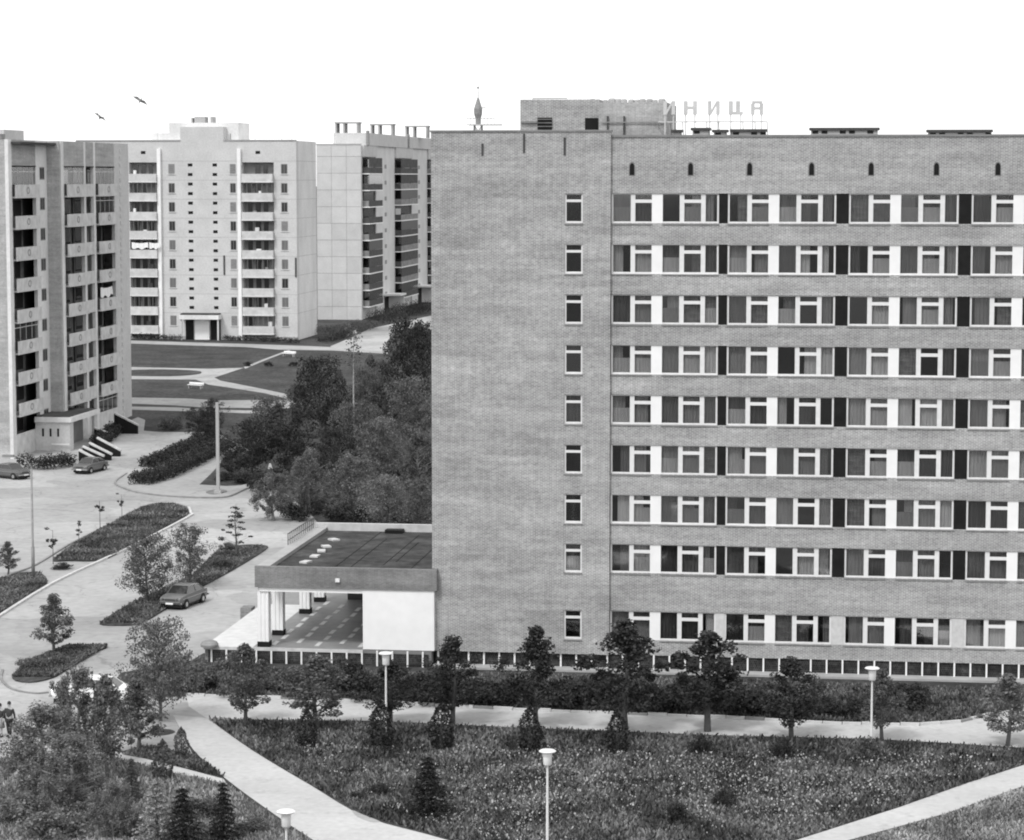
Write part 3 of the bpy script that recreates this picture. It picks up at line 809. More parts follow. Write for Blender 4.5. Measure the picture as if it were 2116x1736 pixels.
# entrance porch
pa, pb, pc = P(92, 931), P(145, 932), P(190, 912)
vb = thing('entrance_porch', 'pale brick entrance porch with three slot windows at the foot of the stepped left tower', 'porch', (pb.x - 1, pb.y + 2, 0))
vx0, vx1, vy0, vy1 = XA + .0, pb.x, pb.y, pb.y + 9.3
vz = onX(145, 862, pb.x).z
pbox('wall', M['cream2'], vb, vx0, vx1, vy0, vy0 + .3, -.5, vz - .5)
pbox('wall', M['cream2'], vb, vx1 - .3, vx1, vy0 + .3, vy0 + 1.2, -.5, vz - .5)
pbox('wall', M['cream2'], vb, vx1 - .3, vx1, vy1 - 1, vy1, -.5, vz - .5)
pbox('roof_slab', M['cream'], vb, vx0, vx1 + .25, vy0 - .25, vy1 + .2, vz - .5, vz)
pbox('roof_felt', M['roof'], vb, vx0, vx1, vy0, vy1, vz, vz + .06)
pbox('side_panel', M['reveal'], vb, vx1 - 1.6, vx1 - 1.5, vy0 + .3, vy1 - .1, -.5, vz - .5)
pbox('door', M['white'], vb, vx1 - 1.499, vx1 - 1.4, vy0 + 2.0, vy0 + 4.5, .0, vz - .7)
for i in range(3):
    u = vx0 + (vx1 - vx0) * (.22 + .22 * i)
    pbox('slot_window', M['dark'], vb, u - .1, u + .1, vy0 - .02, vy0 + .01, vz - 1.95, vz - 1.15)
pbox('handrail', M['metal_w'], vb, vx0 + (vx1-vx0) * .5, vx1, vy0 - .35, vy0 - .25, vz - 2.75, vz - 2.6)

pbox('roof_box', M['cream2'], t1, XA - 9, XA - 1.6, YA + 3, YA + 9, ZR - .2, ZR + 1.0)
for q_ in range(4): pbox('roof_vent', M['metal_d'], t1, XA - 8.6 + q_ * 1.8, XA - 7.7 + q_ * 1.8, YA + 2.9, YA + 2.99, ZR + .25, ZR + .75)
# basement stair walls
z5 = lambda x, y: (x / 5.546 + 138.8, y / 5.546 + 780.5)
ST = [((130, 830), (345, 945), 1010), ((175, 790), (410, 900), 975), ((250, 750), (500, 880), 950), ((340, 690), (605, 835), 905), ((310, 575), (505, 655), 735), ((535, 405), (805, 545), 645)]
LB = ['sloping dark stair wall with pale coping, nearest the parked car', 'sloping dark stair wall with pale coping, second from the parked car', 'sloping dark stair wall with pale coping, third from the parked car',
      'longest sloping dark stair wall of the cluster by the porch', 'sloping dark stair wall with pale coping just behind the entrance porch', 'large dark sloping stair wall at the far right corner of the left tower']
for (a, b, yb_), lab in zip(ST, LB):
    e = P(*z5(b[0], yb_)); top = onY(*z5(*b), e.y); s = onY(*z5(*a), e.y)
    g0 = gz(e.y) - .3
    w = thing('stair_wall', lab, 'stair wall', (e.x, e.y, gz(e.y)), 'sloping stair walls by the left tower')
    part(MB().extr_y([(s.x, g0), (e.x, g0), (e.x, top.z - .08), (s.x, s.z - .08)], e.y, e.y + .35), 'side_wall', M['dark'], w)
    part(MB().extr_y([(s.x, s.z - .08), (e.x + .08, top.z - .08), (e.x + .08, top.z + .08), (s.x, s.z + .08)], e.y - .06, e.y + .41), 'coping', M['kerb'], w)

# ------------------------------------------------------------------ second block of flats (front view)
G2 = P(460, 702); YB2 = G2.y; g2 = gz(YB2)
u2 = lambda px: onY(px, 500, YB2).x
w2 = lambda py: onY(460, py, YB2).z
t2 = thing('apartment_building', 'pale block of flats seen front on, with two balcony columns and tiny stair slots', 'building', (u2(450), YB2 + 7, g2))
R2 = w2(291)
XL2, XR2 = u2(160), u2(613.5)
YB2E = onX(654, 480, XR2).y
balc = [(u2(269), u2(328)), (u2(502), u2(567))]
xs_ = [XL2, balc[0][0], balc[0][1], balc[1][0], balc[1][1], XR2]
for a, b in ((0, 1), (2, 3), (4, 5)): pbox('front_wall', M['cream2'], t2, xs_[a], xs_[b], YB2, YB2 + 1.4, g2 - 1, R2)
pbox('core_wall', M['cream'], t2, XL2, XR2, YB2 + 1.4, YB2E, g2 - 1, R2 - .01)
H2 = [w2(339) - 2.9 * k for k in range(9)]
part(MB().box(XL2, u2(375), YB2 - .12, YB2 + .3, R2, R2 + .15).box(u2(464), XR2, YB2 - .12, YB2 + .3, R2, R2 + .15), 'coping', M['concrete'], t2)
for (a, b) in balc:
    pbox('attic_wall', M['cream2'], t2, a, b, YB2, YB2 + 1.4, H2[0] + .25, R2)
    a2_ = (a + b) / 2
    pbox('attic_vent', M['dark'], t2, a2_ - .35, a2_ + .35, YB2 - .02, YB2 + .01, w2(318), w2(312))
for px0, px1 in ((328, 335), (493, 500)):
    pbox('pilaster', M['white'], t2, u2(px0), u2(px1), YB2 - .5, YB2 - .003, g2 - 1, R2 - 1.2)
rb = random.Random(9)
for ci, (a, b) in enumerate(balc):
    for k, h in enumerate(H2):
        zb = h - 2.9 + .25
        bl = part(MB().box(a + .05, b - .05, YB2 - .9, YB2 - .8, zb, h - 1.55 + .05).box(a + .05, a + .12, YB2 - .8, YB2, zb, h - 1.5).box(b - .12, b - .05, YB2 - .8, YB2, zb, h - 1.5), 'balcony', M['parapet'] if (k + ci) % 3 else M['cream2'], t2)
        pbox('balcony_slab', M['cream'], bl, a, b, YB2 - .95, YB2 + 1.4, zb - .16, zb)
        L = b - a
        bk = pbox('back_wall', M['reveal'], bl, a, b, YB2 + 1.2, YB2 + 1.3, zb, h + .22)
        for (u, v) in ((.12, .26), (.36, .52), (.62, .76)):
            if rb.random() < .85: pbox('balcony_window', M['carglass'], t2, a + L * u, a + L * v, YB2 + 1.1, YB2 + 1.19, h - 1.7 - (.6 if u > .5 else 0), h - .1)
        if rb.random() < .35:
            gw = MB()
            for i in range(7): xx = a + .08 + (L - .2) * i / 6; gw.box(xx, xx + .05, YB2 - .88, YB2 - .82, h - 1.5, h + .08)
            gw.box(a + .05, b - .05, YB2 - .88, YB2 - .82, h - .0, h + .09)
            part(gw, 'glazing_frame', M['frame2'], t2)
for px0, px1 in ((350, 362.6), (476.7, 488.5), (582, 595)):
    for k, h in enumerate(H2):
        w = pbox('window', M['frame2'], t2, u2(px0), u2(px1), YB2 - .03, YB2 + .01, h - 1.5, h)
        a, b = u2(px0) + .07, u2(px1) - .07; m_ = (a + b) / 2
        gm = rb.choice((M['carglass'], M['carglass'], CURT[1], CURT[3]))
        pbox('pane', gm, w, a, m_ - .03, YB2 - .04, YB2 - .031, h - 1.42, h - .08); pbox('pane', gm, w, m_ + .03, b, YB2 - .04, YB2 - .031, h - 1.42, h - .08)
        pbox('sill', M['cream'], w, a - .2, b + .2, YB2 - .12, YB2 - .031, h - 1.6, h - 1.51)
for px0, px1 in ((390, 399.5), (441, 450)):
    for k in range(16):
        zt = w2(337.8) - 1.453 * k
        pbox('stair_slot', M['dark'], t2, u2(px0), u2(px1), YB2 - .025, YB2 + .01, zt - .45, zt)
# roof storey
a, b = u2(375), u2(464)
pbox('roof_storey', M['cream2'], t2, a, b, YB2 + .003, YB2 + 8, R2 - .02, w2(262))
pbox('roof_storey', M['cream'], t2, u2(345), u2(489), YB2 + 2, YB2 + 9, R2 - .02, w2(253))
pbox('roof_box', M['cream'], t2, u2(305), u2(375), YB2 + 3, YB2 + 9, R2 - .02, w2(274))
pbox('vent_shaft', M['concrete'], t2, u2(391), u2(413), YB2 + 4, YB2 + 6, w2(253), w2(240))
pbox('vent_shaft', M['concrete'], t2, u2(424), u2(429), YB2 + 4, YB2 + 6, w2(253), w2(240))
pbox('vent_shaft', M['concrete'], t2, u2(384), u2(387), YB2 + 4, YB2 + 6, w2(253), w2(242))
pbox('aerial', M['metal_g'], t2, u2(474), u2(476), YB2 + 1, YB2 + 1.1, R2, w2(276))
wv = MB()
for i in range(22):
    xx = XL2 + 4 + i * (XR2 - XL2 - 6) / 22
    if u2(378) < xx < u2(460): continue
    wv.tube((xx, YB2 - .04, R2 - .2), (xx, YB2 - .04, R2 - .75), .35, .2, 6)
# entrance
pbox('entrance_canopy', M['cream'], t2, u2(376), u2(457), YB2 - 2.2, YB2 - .003, w2(659), w2(650))
pbox('canopy_felt', M['roof'], t2, u2(378), u2(455), YB2 - 2.1, YB2 - .003, w2(649.9), w2(647))
pbox('porch_wall', M['white'], t2, u2(402), u2(432), YB2 - .5, YB2 - .003, g2, w2(659.1))
pbox('door', M['dark'], t2, u2(382), u2(398), YB2 - .2, YB2 - .003, g2, w2(661))
pbox('door', M['dark'], t2, u2(434), u2(454), YB2 - .2, YB2 - .003, g2, w2(661))
for px in (379, 455): pbox('canopy_post', M['cream2'], t2, u2(px) - .12, u2(px) + .12, YB2 - 2, YB2 - 1.76, g2, w2(659.1))
pbox('plinth', M['concrete'], t2, XL2 + .01, XR2 - .01, YB2 - .06, YB2 - .003, g2 - .5, g2 + .5)
for px, pa_, pb_ in ((463, 528, 568), (611, 532, 572)):
    part(MB().box(u2(px) - .12, u2(px) + .12, YB2 - .1, YB2 - .004, w2(pb_), w2(pa_)), 'downpipe', M['metal_d'], t2)

for px_, hh in ((318, 2.0), (352, 1.6), (520, 2.2), (575, 1.7), (596, 2.1)):
    u = u2(px_); v = YB2 + 3
    part(MB().tube((u, v, R2 - .3), (u, v, R2 + hh), .04, n=5).tube((u - .7, v, R2 + hh - .15), (u + .7, v, R2 + hh - .15), .025, n=4).tube((u - .45, v, R2 + hh - .55), (u + .45, v, R2 + hh - .55), .025, n=4), 'aerial', M['far'], t2)
# faint floor joints on the front and side of the second block
for k, h in enumerate(H2):
    for a_, b_ in ((0, 1), (2, 3), (4, 5)):
        pbox('floor_joint', M['concrete'], t2, xs_[a_] + .02, xs_[b_] - .02, YB2 - .012, YB2 + .01, h + .42, h + .47)
    pbox('floor_joint', M['concrete'], t2, XR2 - .01, XR2 + .012, YB2 + .02, YB2E - .02, h + .42, h + .47)
# household things on the balconies
for i in range(16):
    a, b = balc[i % 2]; h = H2[(i * 5 + 2) % 9]; u = a + .4 + rb.random() * (b - a - 1.2)
    pbox('balcony_cupboard', rb.choice((M['white'], M['metal_g'], M['roof'], M['panel'])), t2, u, u + .35 + .4 * rb.random(), YB2 - .6, YB2 - .2, h - 2.6, h - 1.5 + .7 * rb.random())
# ------------------------------------------------------------------ third block of flats (panel end wall and receding balconies)
YC3 = P(745, 661).y; g3 = gz(YC3)
X3 = onY(747, 500, YC3).x; X3L = onY(655, 500, YC3).x
w3 = lambda py: onY(700, py, YC3).z
R3 = w3(300)
t3 = thing('apartment_building', 'pale panel block with blank seamed end wall and dark balconies beside the hotel', 'building', ((X3 + X3L) / 2, YC3 + 40, g3))
Y3E = YC3 + 130
pbox('core_wall', M['panel'], t3, X3L + .3, X3 - .3, YC3 + .3, Y3E, g3 - 1, R3)
XBK = X3 - .3
nx = 3; wp = (X3 - X3L) / nx
rp = random.Random(2)
PMs = [mat('wall_panel_tone', .56 + d, .06, .6, .85, var2=.05, scale2=4) for d in (-.03, 0, .025)]
pbox('panel_seams', M['seam'], t3, X3L + .1, X3 - .05, YC3 + .1, YC3 + .299, g3 - 1, R3)
k = 0; z = g3 - .6
while z < R3 - .5:
    z1 = min(z + 2.9, R3 + .1)
    for i in range(nx):
        pbox('wall_panel', PMs[rp.randint(0, 2)], t3, X3L + i * wp + .02, X3L + (i + 1) * wp - .02, YC3 + rp.uniform(-.015, .015), YC3 + .1, z + .025, z1 - .025)
    z = z1
def y3(px): return onX(px, 450, X3).y
for px0, px1 in ((747, 749), (777, 816), (851, 883), (905, 940)):
    pbox('facade_wall', M['panel'], t3, X3 - .299, X3, y3(px0) if px0 > 747 else YC3 + .31, y3(px1), g3 - 1, R3)
H3 = [w3(325) - 2.9 * k for k in range(10)]
for (px0, px1) in ((749, 777), (816, 851), (883, 905)):
    ya, yb = y3(px0), y3(px1)
    pbox('attic_wall', M['cream2'], t3, X3 - .299, X3 + .3, ya + .01, yb - .01, H3[0] + .1, R3 - .01)
    for k, h in enumerate(H3):
        zb = h - 2.9
        if zb < g3 - .6: continue
        bl = pbox('balcony', rp.choice((M['balc_f'], M['balc_d'], M['balc_d'])), t3, X3 + 1.15, X3 + 1.22, ya, yb, zb + .1, zb + 1.15)
        pbox('balcony_side', rp.choice((M['balc_d'], M['balc_d'], M['balc_f'])), bl, X3 + .02, X3 + 1.149, ya, ya + .06, zb + .1, zb + 1.15)
        pbox('balcony_slab', M['white'], bl, X3, X3 + 1.3, ya - .05, yb, zb - .06, zb + .12)
        pbox('back_wall', M['balc_d'], t3, X3 - .29, X3 - .15, ya + .01, yb - .01, zb + .1, h - .06)
        pbox('balcony_window', M['carglass'], t3, X3 - .149, X3 - .1, ya + 2, yb - 2, zb + .2, h - .3)
        if rp.random() < .75:
            pbox('balcony_glazing', rp.choice((M['carglass'], M['metal_d'], M['balc_d'])), bl, X3 + 1.16, X3 + 1.21, ya + .1, yb - .1, zb + 1.18, h - .1)
            pbox('glazing_rail', M['frame2'], bl, X3 + 1.15, X3 + 1.22, ya, yb, h - .1, h - .06)
        elif rp.random() < .3:
            pbox('balcony_glazing', M['cream2'], bl, X3 + .1, X3 + 1.1, ya + .02, ya + .05, zb + 1.18, h - .6)
for px in (797, 866):
    for h in H3: 
        yy = y3(px); pbox('stair_window', M['metal_g'], t3, X3, X3 + .02, yy - 1.0, yy + 1.0, h - 1.9, h - 1.2)
for px, d in ((797, 1), (866, 1)):
    yy = y3(px)
    pbox('door_recess', M['dark'], t3, X3, X3 + .04, yy - 1.6, yy + 2.6, g3 - .5, g3 + 2.9)
    pbox('door_canopy', M['cream'], t3, X3, X3 + 3.2, yy - 2.4, yy + 3.4, g3 + 3.2, g3 + 3.5)
    pbox('door_wall', M['white'], t3, X3, X3 + 2.8, yy + 3.0, yy + 3.3, g3 - .5, g3 + 3.2)
pbox('coping', M['concrete'], t3, X3L - .05, X3 + .05, YC3 - .1, YC3 + .3, R3 + .1, R3 + .25)
# attic storey and roof frames
za = w3(274)
pbox('roof_storey', M['cream2'], t3, onY(689, 300, YC3 + 4).x, X3 + .4, YC3 + 4, Y3E, R3 - .01, za)
for k, (pa_, pb_) in enumerate(((691, 741), (764, 812), (836, 884))):
    ya = YC3 + 5 + k * 26
    x0, x1 = onY(pa_, 260, ya).x, onY(pb_, 260, ya).x
    zt = onY(700, 252 + 4 * k, ya).z
    fr = MB().box(x0, x1, ya, ya + 3, zt - .25, zt)
    for xx in (x0 + .1, x0 + (x1 - x0) * .35, x1 - .4): fr.box(xx, xx + .3, ya + .1, ya + 2.8, za - .1, zt - .25)
    part(fr, 'roof_frame', M['concrete'], t3)
for px in (741, 825): pbox('vent_pipe', M['metal_g'], t3, X3 + .4 - .2 + .0, X3 + .62, y3(px + 14), y3(px + 14) + 1.0, R3, za + .4)

# ------------------------------------------------------------------ radio tower far behind the hotel
YT = 700
a = onY(988, 257, YT)
tw = thing('radio_tower', 'distant pale tower with tapered aerial housing and railed platform above the hotel roof', 'tower', (a.x, YT, 2.5))
s_ = MB()
for sx in (-1, 1):
    for sy in (-1, 1): s_.tube((a.x + sx * 2.6, YT + sy * 2.6, 2.5), (a.x + sx * 1.0, YT + sy * 1.0, a.z - .3), .22, .18, 6)
for i in range(12):
    z0 = 2.5 + (a.z - 3) * i / 12; z1 = 2.5 + (a.z - 3) * (i + 1) / 12; r0 = 2.6 - 1.6 * i / 12; r1 = 2.6 - 1.6 * (i + 1) / 12
    for sy in (-1, 1): s_.tube((a.x - r0, YT + sy * r0, z0), (a.x + r1, YT + sy * r1, z1), .1, n=4).tube((a.x + r0, YT + sy * r0, z0), (a.x - r1, YT + sy * r1, z1), .1, n=4)
part(s_, 'lattice_shaft', M['far'], tw)  # haze on the far tower is put into this pale colour
part(MB().box(onY(968, 257, YT).x, onY(1036, 257, YT).x, YT - 2.5, YT + 2.5, a.z - .3, a.z), 'platform', M['far'], tw)
rg = MB(); x0, x1 = onY(968, 246, YT).x, onY(1024, 246, YT).x; zr = onY(988, 245, YT).z
rg.box(x0, x1, YT - 2.4, YT - 2.3, zr - .08, zr + .08)
for i in range(9): xx = x0 + (x1 - x0) * i / 8; rg.box(xx - .06, xx + .06, YT - 2.4, YT - 2.3, a.z, zr)
part(rg, 'railing', M['metal_g'], tw)
zz = [onY(988, p, YT).z for p in (245, 236, 225, 210, 203, 165)]
part(MB().lathe([(.75, a.z), (.75, zz[0]), (1.15, zz[1]), (1.2, zz[2]), (.55, zz[3]), (.3, zz[4])], 12, (a.x, YT, 0)), 'aerial_housing', M['metal_g'], tw)
part(MB().tube((a.x, YT, zz[4]), (a.x, YT, zz[5]), .14, .06, 6).box(a.x - .35, a.x + .35, YT - .1, YT + .1, onY(988, 183, YT).z, onY(988, 180, YT).z).box(a.x, a.x + 2.2, YT - .1, YT + .1, zz[2] + .2, zz[2] + .4), 'mast', M['metal_g'], tw)

# ------------------------------------------------------------------ vegetation
class Veg:
    def __init__(s, seed): s.r = np.random.RandomState(seed); s.V = []; s.Fn = 0
    def clump(s, c, rad, n, size, flat=0.0, up=0.0):
        r = s.r
        d = r.normal(size=(n, 3)); d /= np.linalg.norm(d, axis=1)[:, None]
        rr = r.random(n) ** .45
        p = np.array(c) + d * rr[:, None] * np.array(rad)
        s.leaves(p, size, flat, up, d)
    def leaves(s, p, size, flat=0.0, up=0.0, out=None):
        r = s.r; n = len(p)
        nrm = r.normal(size=(n, 3)) * .8
        if out is not None: nrm += out * .7
        nrm[:, 2] += .35 + up
        nrm /= np.linalg.norm(nrm, axis=1)[:, None]
        t = np.cross(nrm, r.normal(size=(n, 3))); t /= np.linalg.norm(t, axis=1)[:, None] + 1e-9
        b = np.cross(nrm, t)
        sz = size * (.6 + .8 * r.random(n))[:, None]
        k = (.55 + .3 * r.random(n))[:, None]
        q = np.stack([p - t * sz * .5, p + b * sz * .5 * k, p + t * sz * .5, p - b * sz * .5 * k], 1)
        s.V.append(q.reshape(-1, 3))
    def mesh(s, name, m):
        V = np.concatenate(s.V).astype(np.float32); n = len(V) // 4
        me = bpy.data.meshes.new(name)
        me.vertices.add(len(V)); me.vertices.foreach_set('co', V.ravel())
        me.loops.add(n * 4); me.loops.foreach_set('vertex_index', np.arange(n * 4, dtype=np.int32))
        me.polygons.add(n); me.polygons.foreach_set('loop_start', np.arange(0, n * 4, 4, dtype=np.int32))
        me.materials.append(m); me.update(); me.validate()
        return me
def tree_proto(kind, seed, m, bark='bark'):
    """unit height tree: crown mesh + trunk mesh"""
    v = Veg(seed); R = random.Random(seed); tr = MB()
    if kind in ('maple', 'broad', 'birch', 'pinebig'):
        zb = dict(maple=.24, broad=.2, birch=.22, pinebig=.3)[kind]
        cr = dict(maple=.30, broad=.42, birch=.30, pinebig=.3)[kind]
        nl = dict(maple=44, broad=66, birch=54, pinebig=22)[kind]
        pts = [Vector((0, 0, 0))]; n = 6
        for i in range(n): pts.append(Vector((pts[-1].x + R.uniform(-.012, .012), pts[-1].y + R.uniform(-.012, .012), (i + 1) / n * .93)))
        for i in range(n): tr.tube(pts[i], pts[i+1], .022 * (1 - i / n) + .004, .022 * (1 - (i + 1) / n) + .004, 6, False)
        for i in range(nl):
            t = zb + (1 - zb) * ((i + .5) / nl); t = min(.97, t + R.uniform(-.04, .04))
            u = (t - zb) / (1 - zb)
            if kind == 'maple': prof = max(.08, math.sin(math.pi * min(1, (u * .93 + .14)) ) ** .75) * (1 - .35 * u)
            elif kind == 'broad': prof = max(.2, math.sin(math.pi * (u * .8 + .14)) ** .6)
            elif kind == 'birch': prof = max(.12, math.sin(math.pi * (u * .85 + .12)) ** .7) * (1 - .2 * u)
            else: prof = max(.1, (1 - u) ** .6)
            ang = i * 2.4 + R.uniform(-.6, .6); d = cr * prof * (R.uniform(.35, 1.0) if R.random() < .7 else R.uniform(1.0, 1.4))
            base = Vector((0, 0, max(.05, t - .12 * prof - .03)))
            tip = Vector((math.cos(ang) * d, math.sin(ang) * d, t + R.uniform(-.02, .03)))
            tr.tube(base, tip, .006, .002, 4, False)
            s = R.uniform(.045, .11) * (1.4 if kind == 'broad' else 1)
            if kind == 'birch':
                for j in range(3):
                    c = tip + Vector((R.uniform(-.05, .05), R.uniform(-.05, .05), -.04 * j))
                    v.clump(c, (s * .75, s * .75, s), 85, .021)
            elif kind == 'pinebig':
                v.clump(tip, (s * 1.1, s * 1.1, s * .3), 60, .03, up=.5)
            else:
                v.clump(tip, (s, s, s * .75), 100 if kind == 'maple' else 90, .028 if kind == 'maple' else .026)
                mid = base.lerp(tip, .55); v.clump(mid, (s * .8, s * .8, s * .6), 30, .027)
        if kind == 'maple': v.clump((0, 0, .93), (.05, .05, .09), 60, .034)
    elif kind == 'spruce':
        tr.tube((0, 0, 0), (0, 0, .97), .02, .003, 6, False)
        for i in range(12):
            z = .10 + .85 * i / 12; rad = (.31 * (1 - z) ** 1.05 + .012) * (1.12 if i % 2 else .86)
            nb = 12
            for j in range(nb):
                a = j * 2 * math.pi / nb + i * .7 + R.uniform(-.2, .2); L = rad * R.uniform(.75, 1.1)
                e = Vector((math.cos(a) * L, math.sin(a) * L, z - L * .38 + .25 * L * L))
                m_ = Vector((0, 0, z + .02)); n = int(30 + 170 * L)
                t = v.r.random(n) ** .7
                p = np.array([tuple(m_.lerp(e, q)) for q in t]) + v.r.normal(size=(n, 3)) * np.array([.013, .013, .006])
                v.leaves(p, .024, up=.3)
    elif kind == 'thuja':
        tr.tube((0, 0, 0), (0, 0, .8), .03, .006, 6, False)
        n = 1500; z = v.r.random(n) ** 1.2; a = v.r.random(n) * 6.283
        rad = .23 * np.sin(np.pi * np.clip(z * .82 + .2, 0, 1)) ** .7 * (.75 + .25 * v.r.random(n)) * (1 + .18 * np.sin(a * 3 + z * 9))
        v.leaves(np.stack([np.cos(a) * rad, np.sin(a) * rad, z], 1), .055, up=.2)
    elif kind == 'shrub':      # unit height, radius ~.8
        for i in range(30):
            a = R.uniform(0, 6.28); d = .62 * R.random() ** .5; z = R.uniform(.2, .86) * (1 - .5 * d)
            v.clump((math.cos(a) * d, math.sin(a) * d, z), (.24, .24, .17), 85, .075)
            if i % 3 == 0: tr.tube((math.cos(a) * .05, math.sin(a) * .05, 0), (math.cos(a) * d, math.sin(a) * d, z), .02, .006, 4, False)
    elif kind == 'sapling':
        tr.tube((0, 0, 0), (.01, 0, .95), .013, .005, 5, False)
        for i in range(7):
            t = R.uniform(.45, .98); a = R.uniform(0, 6.28); d = R.uniform(.03, .16)
            tip = (math.cos(a) * d, math.sin(a) * d, t + .03); tr.tube((0, 0, t - .05), tip, .005, .002, 4, False)
            v.clump(tip, (.06, .06, .05), 34, .045)
    cm = v.mesh('crown', m)
    tm = tr.mesh('trunk', M[bark])
    return cm, tm
PR = {}
def proto(kind, seed, leaf, bark='bark'):
    k = (kind, seed, leaf)
    if k not in PR:
        base = (kind, seed)
        if base not in PR: PR[base] = tree_proto(kind, seed, M[leaf], bark)
        cm, tm = PR[base]
        if cm.materials[0] is not M[leaf]:
            cm = cm.copy(); cm.materials[0] = M[leaf]
        PR[k] = (cm, tm)
    return PR[k]
def plant(name, kind, seed, leaf, px, py, h, label, cat, wide=1.0, group=None, bark='bark', lean=0, partname='crown'):
    cm, tm = proto(kind, seed, leaf, bark)
    p = P(px, py)
    t = thing(name, label, cat, tuple(p), group)
    t.scale = (h * wide, h * wide, h); t.rotation_euler = (lean, 0, random.uniform(0, 6.28))
    c = add(partname, cm, t); s = add('trunk' if partname == 'crown' else 'stem', tm, t)
    return t

# row of street trees along the garden path
GA = 'young trees in a row along the garden path'
ROW = [(507, 1497, 3.9, 1.0, 'leaf_m', 1, 'pale thin young tree on the path edge, first of the row from the left', 1.0),
       (655, 1508, 3.6, 1.5, 'leaf_m', 4, 'bushy low young tree on the path edge, second of the row from the left', 1.2),
       (808, 1495, 3.1, 1.3, 'leaf_d', 3, 'dark round young tree just right of the leftmost white lamp by the path', 1.2),
       (935, 1497, 4.2, 1.1, 'leaf_d', 5, 'slender dark young tree by the path, third right of the leftmost path lamp', 1.0),
       (1108, 1503, 4.9, 1.0, 'leaf_d', 2, 'tall dark young tree with a top tuft in front of the hotel blank wall', 1.0),
       (1292, 1515, 5.4, 1.15, 'leaf_d', 6, 'dense dark young tree in front of the seam between the hotel blocks', 1.0),
       (1462, 1512, 4.8, 1.3, 'leaf_d', 1, 'broad dark young tree in front of the first window bay of the hotel', 1.0),
       (1635, 1526, 3.8, 1.2, 'leaf_d', 7, 'medium dark young tree with a bare stem left of the right white lamp', 1.0),
       (1822, 1530, 3.4, 1.0, 'leaf_m', 3, 'thin young tree just right of the right hand white lamp', 1.0),
       (2082, 1542, 3.4, 1.3, 'leaf_l', 4, 'pale young tree with a bare stem at the right edge of the garden path', 1.0)]
for px, py, h, wd, lf, sd_, lab, _ in ROW: plant('young_tree', 'maple', sd_, lf, px, py, h * 1.03, lab, 'tree', wd * 1.12, GA)
GB = 'small conical evergreens in front of the path trees'
TJ = [(635, 1545, 1.9), (787, 1545, 2.3), (912, 1547, 2.3), (1095, 1552, 2.2), (1275, 1556, 2.1), (1447, 1558, 1.3), (1615, 1566, 1.3), (1795, 1572, 1.6)]
TL = ['small conical evergreen below the bushy second path tree', 'small conical evergreen in front of the leftmost white path lamp', 'small conical evergreen below the slender dark path tree', 'small conical evergreen below the tree with a top tuft',
      'small conical evergreen left of the dense dark tree at the hotel seam', 'low dark evergreen below the broad dark tree', 'low dark evergreen left of the medium tree with bare stem', 'low evergreen at the foot of the right hand white lamp']
for (px, py, h), lab in zip(TJ, TL):
    if h > 1.7: plant('thuja', 'thuja', 21 + px % 3, 'leaf_d', px, py, h, lab, 'evergreen', 1.15, GB)
    else: plant('shrub', 'shrub', 41 + px % 3, 'leaf_d' if px < 1700 else 'leaf_m', px, py, h * .85, lab, 'evergreen', .75, GB, partname='foliage')
# lawn conifers and bushes
plant('spruce', 'spruce', 31, 'leaf_d', 884, 1684, 2.8, 'dark young spruce standing alone on the flowery lawn', 'spruce', 1.6)
plant('shrub', 'shrub', 41, 'leaf_d', 782, 1640, .55, 'small low dark bush on the lawn left of the lone spruce', 'shrub', 1.4, partname='foliage')
plant('shrub', 'shrub', 42, 'leaf_d', 737, 1652, .4, 'tiny dark bush on the lawn nearest the diagonal path', 'shrub', 1.3, partname='foliage')
plant('shrub', 'shrub', 43, 'leaf_d', 1395, 1696, .9, 'dark bush on the right half of the flowery lawn, nearer the camera lamp', 'shrub', .8, partname='foliage')
plant('shrub', 'shrub', 41, 'leaf_d', 1497, 1668, .95, 'dark bush on the right half of the flowery lawn, farther right of the two', 'shrub', .8, partname='foliage')
# shrubs between path and hotel
GC = 'dense shrubs between the garden path and the hotel'
SH = [(415, 1425, 1.9, 1.1), (452, 1415, 1.8, 1.0), (490, 1440, 1.6, 1.0), (530, 1420, 1.5, 1.0), (575, 1430, 1.5, 1.1), (622, 1425, 1.7, 1.0), (668, 1440, 1.9, 1.0), (712, 1430, 2.3, .9), (760, 1445, 1.8, 1.0), (830, 1450, 1.7, 1.0), (870, 1440, 1.8, .9), (900, 1455, 2.0, .9),
      (985, 1455, 1.9, 1.0), (1040, 1455, 1.7, 1.1), (1075, 1450, 1.6, 1.0), (1160, 1462, 1.6, 1.1), (1205, 1460, 1.8, 1.0), (1245, 1465, 1.9, .9), (1345, 1468, 2.0, 1.0), (1385, 1470, 1.9, 1.0), (1420, 1462, 2.1, .9), (1520, 1475, 2.0, 1.0), (1560, 1470, 1.6, 1.1), (1600, 1478, 1.5, 1.0), (1680, 1478, 1.3, 1.2), (1725, 1480, 1.1, 1.2), (1775, 1485, 1.3, 1.0), (1855, 1465, 1.9, 1.2), (1880, 1455, 1.5, 1.0)]
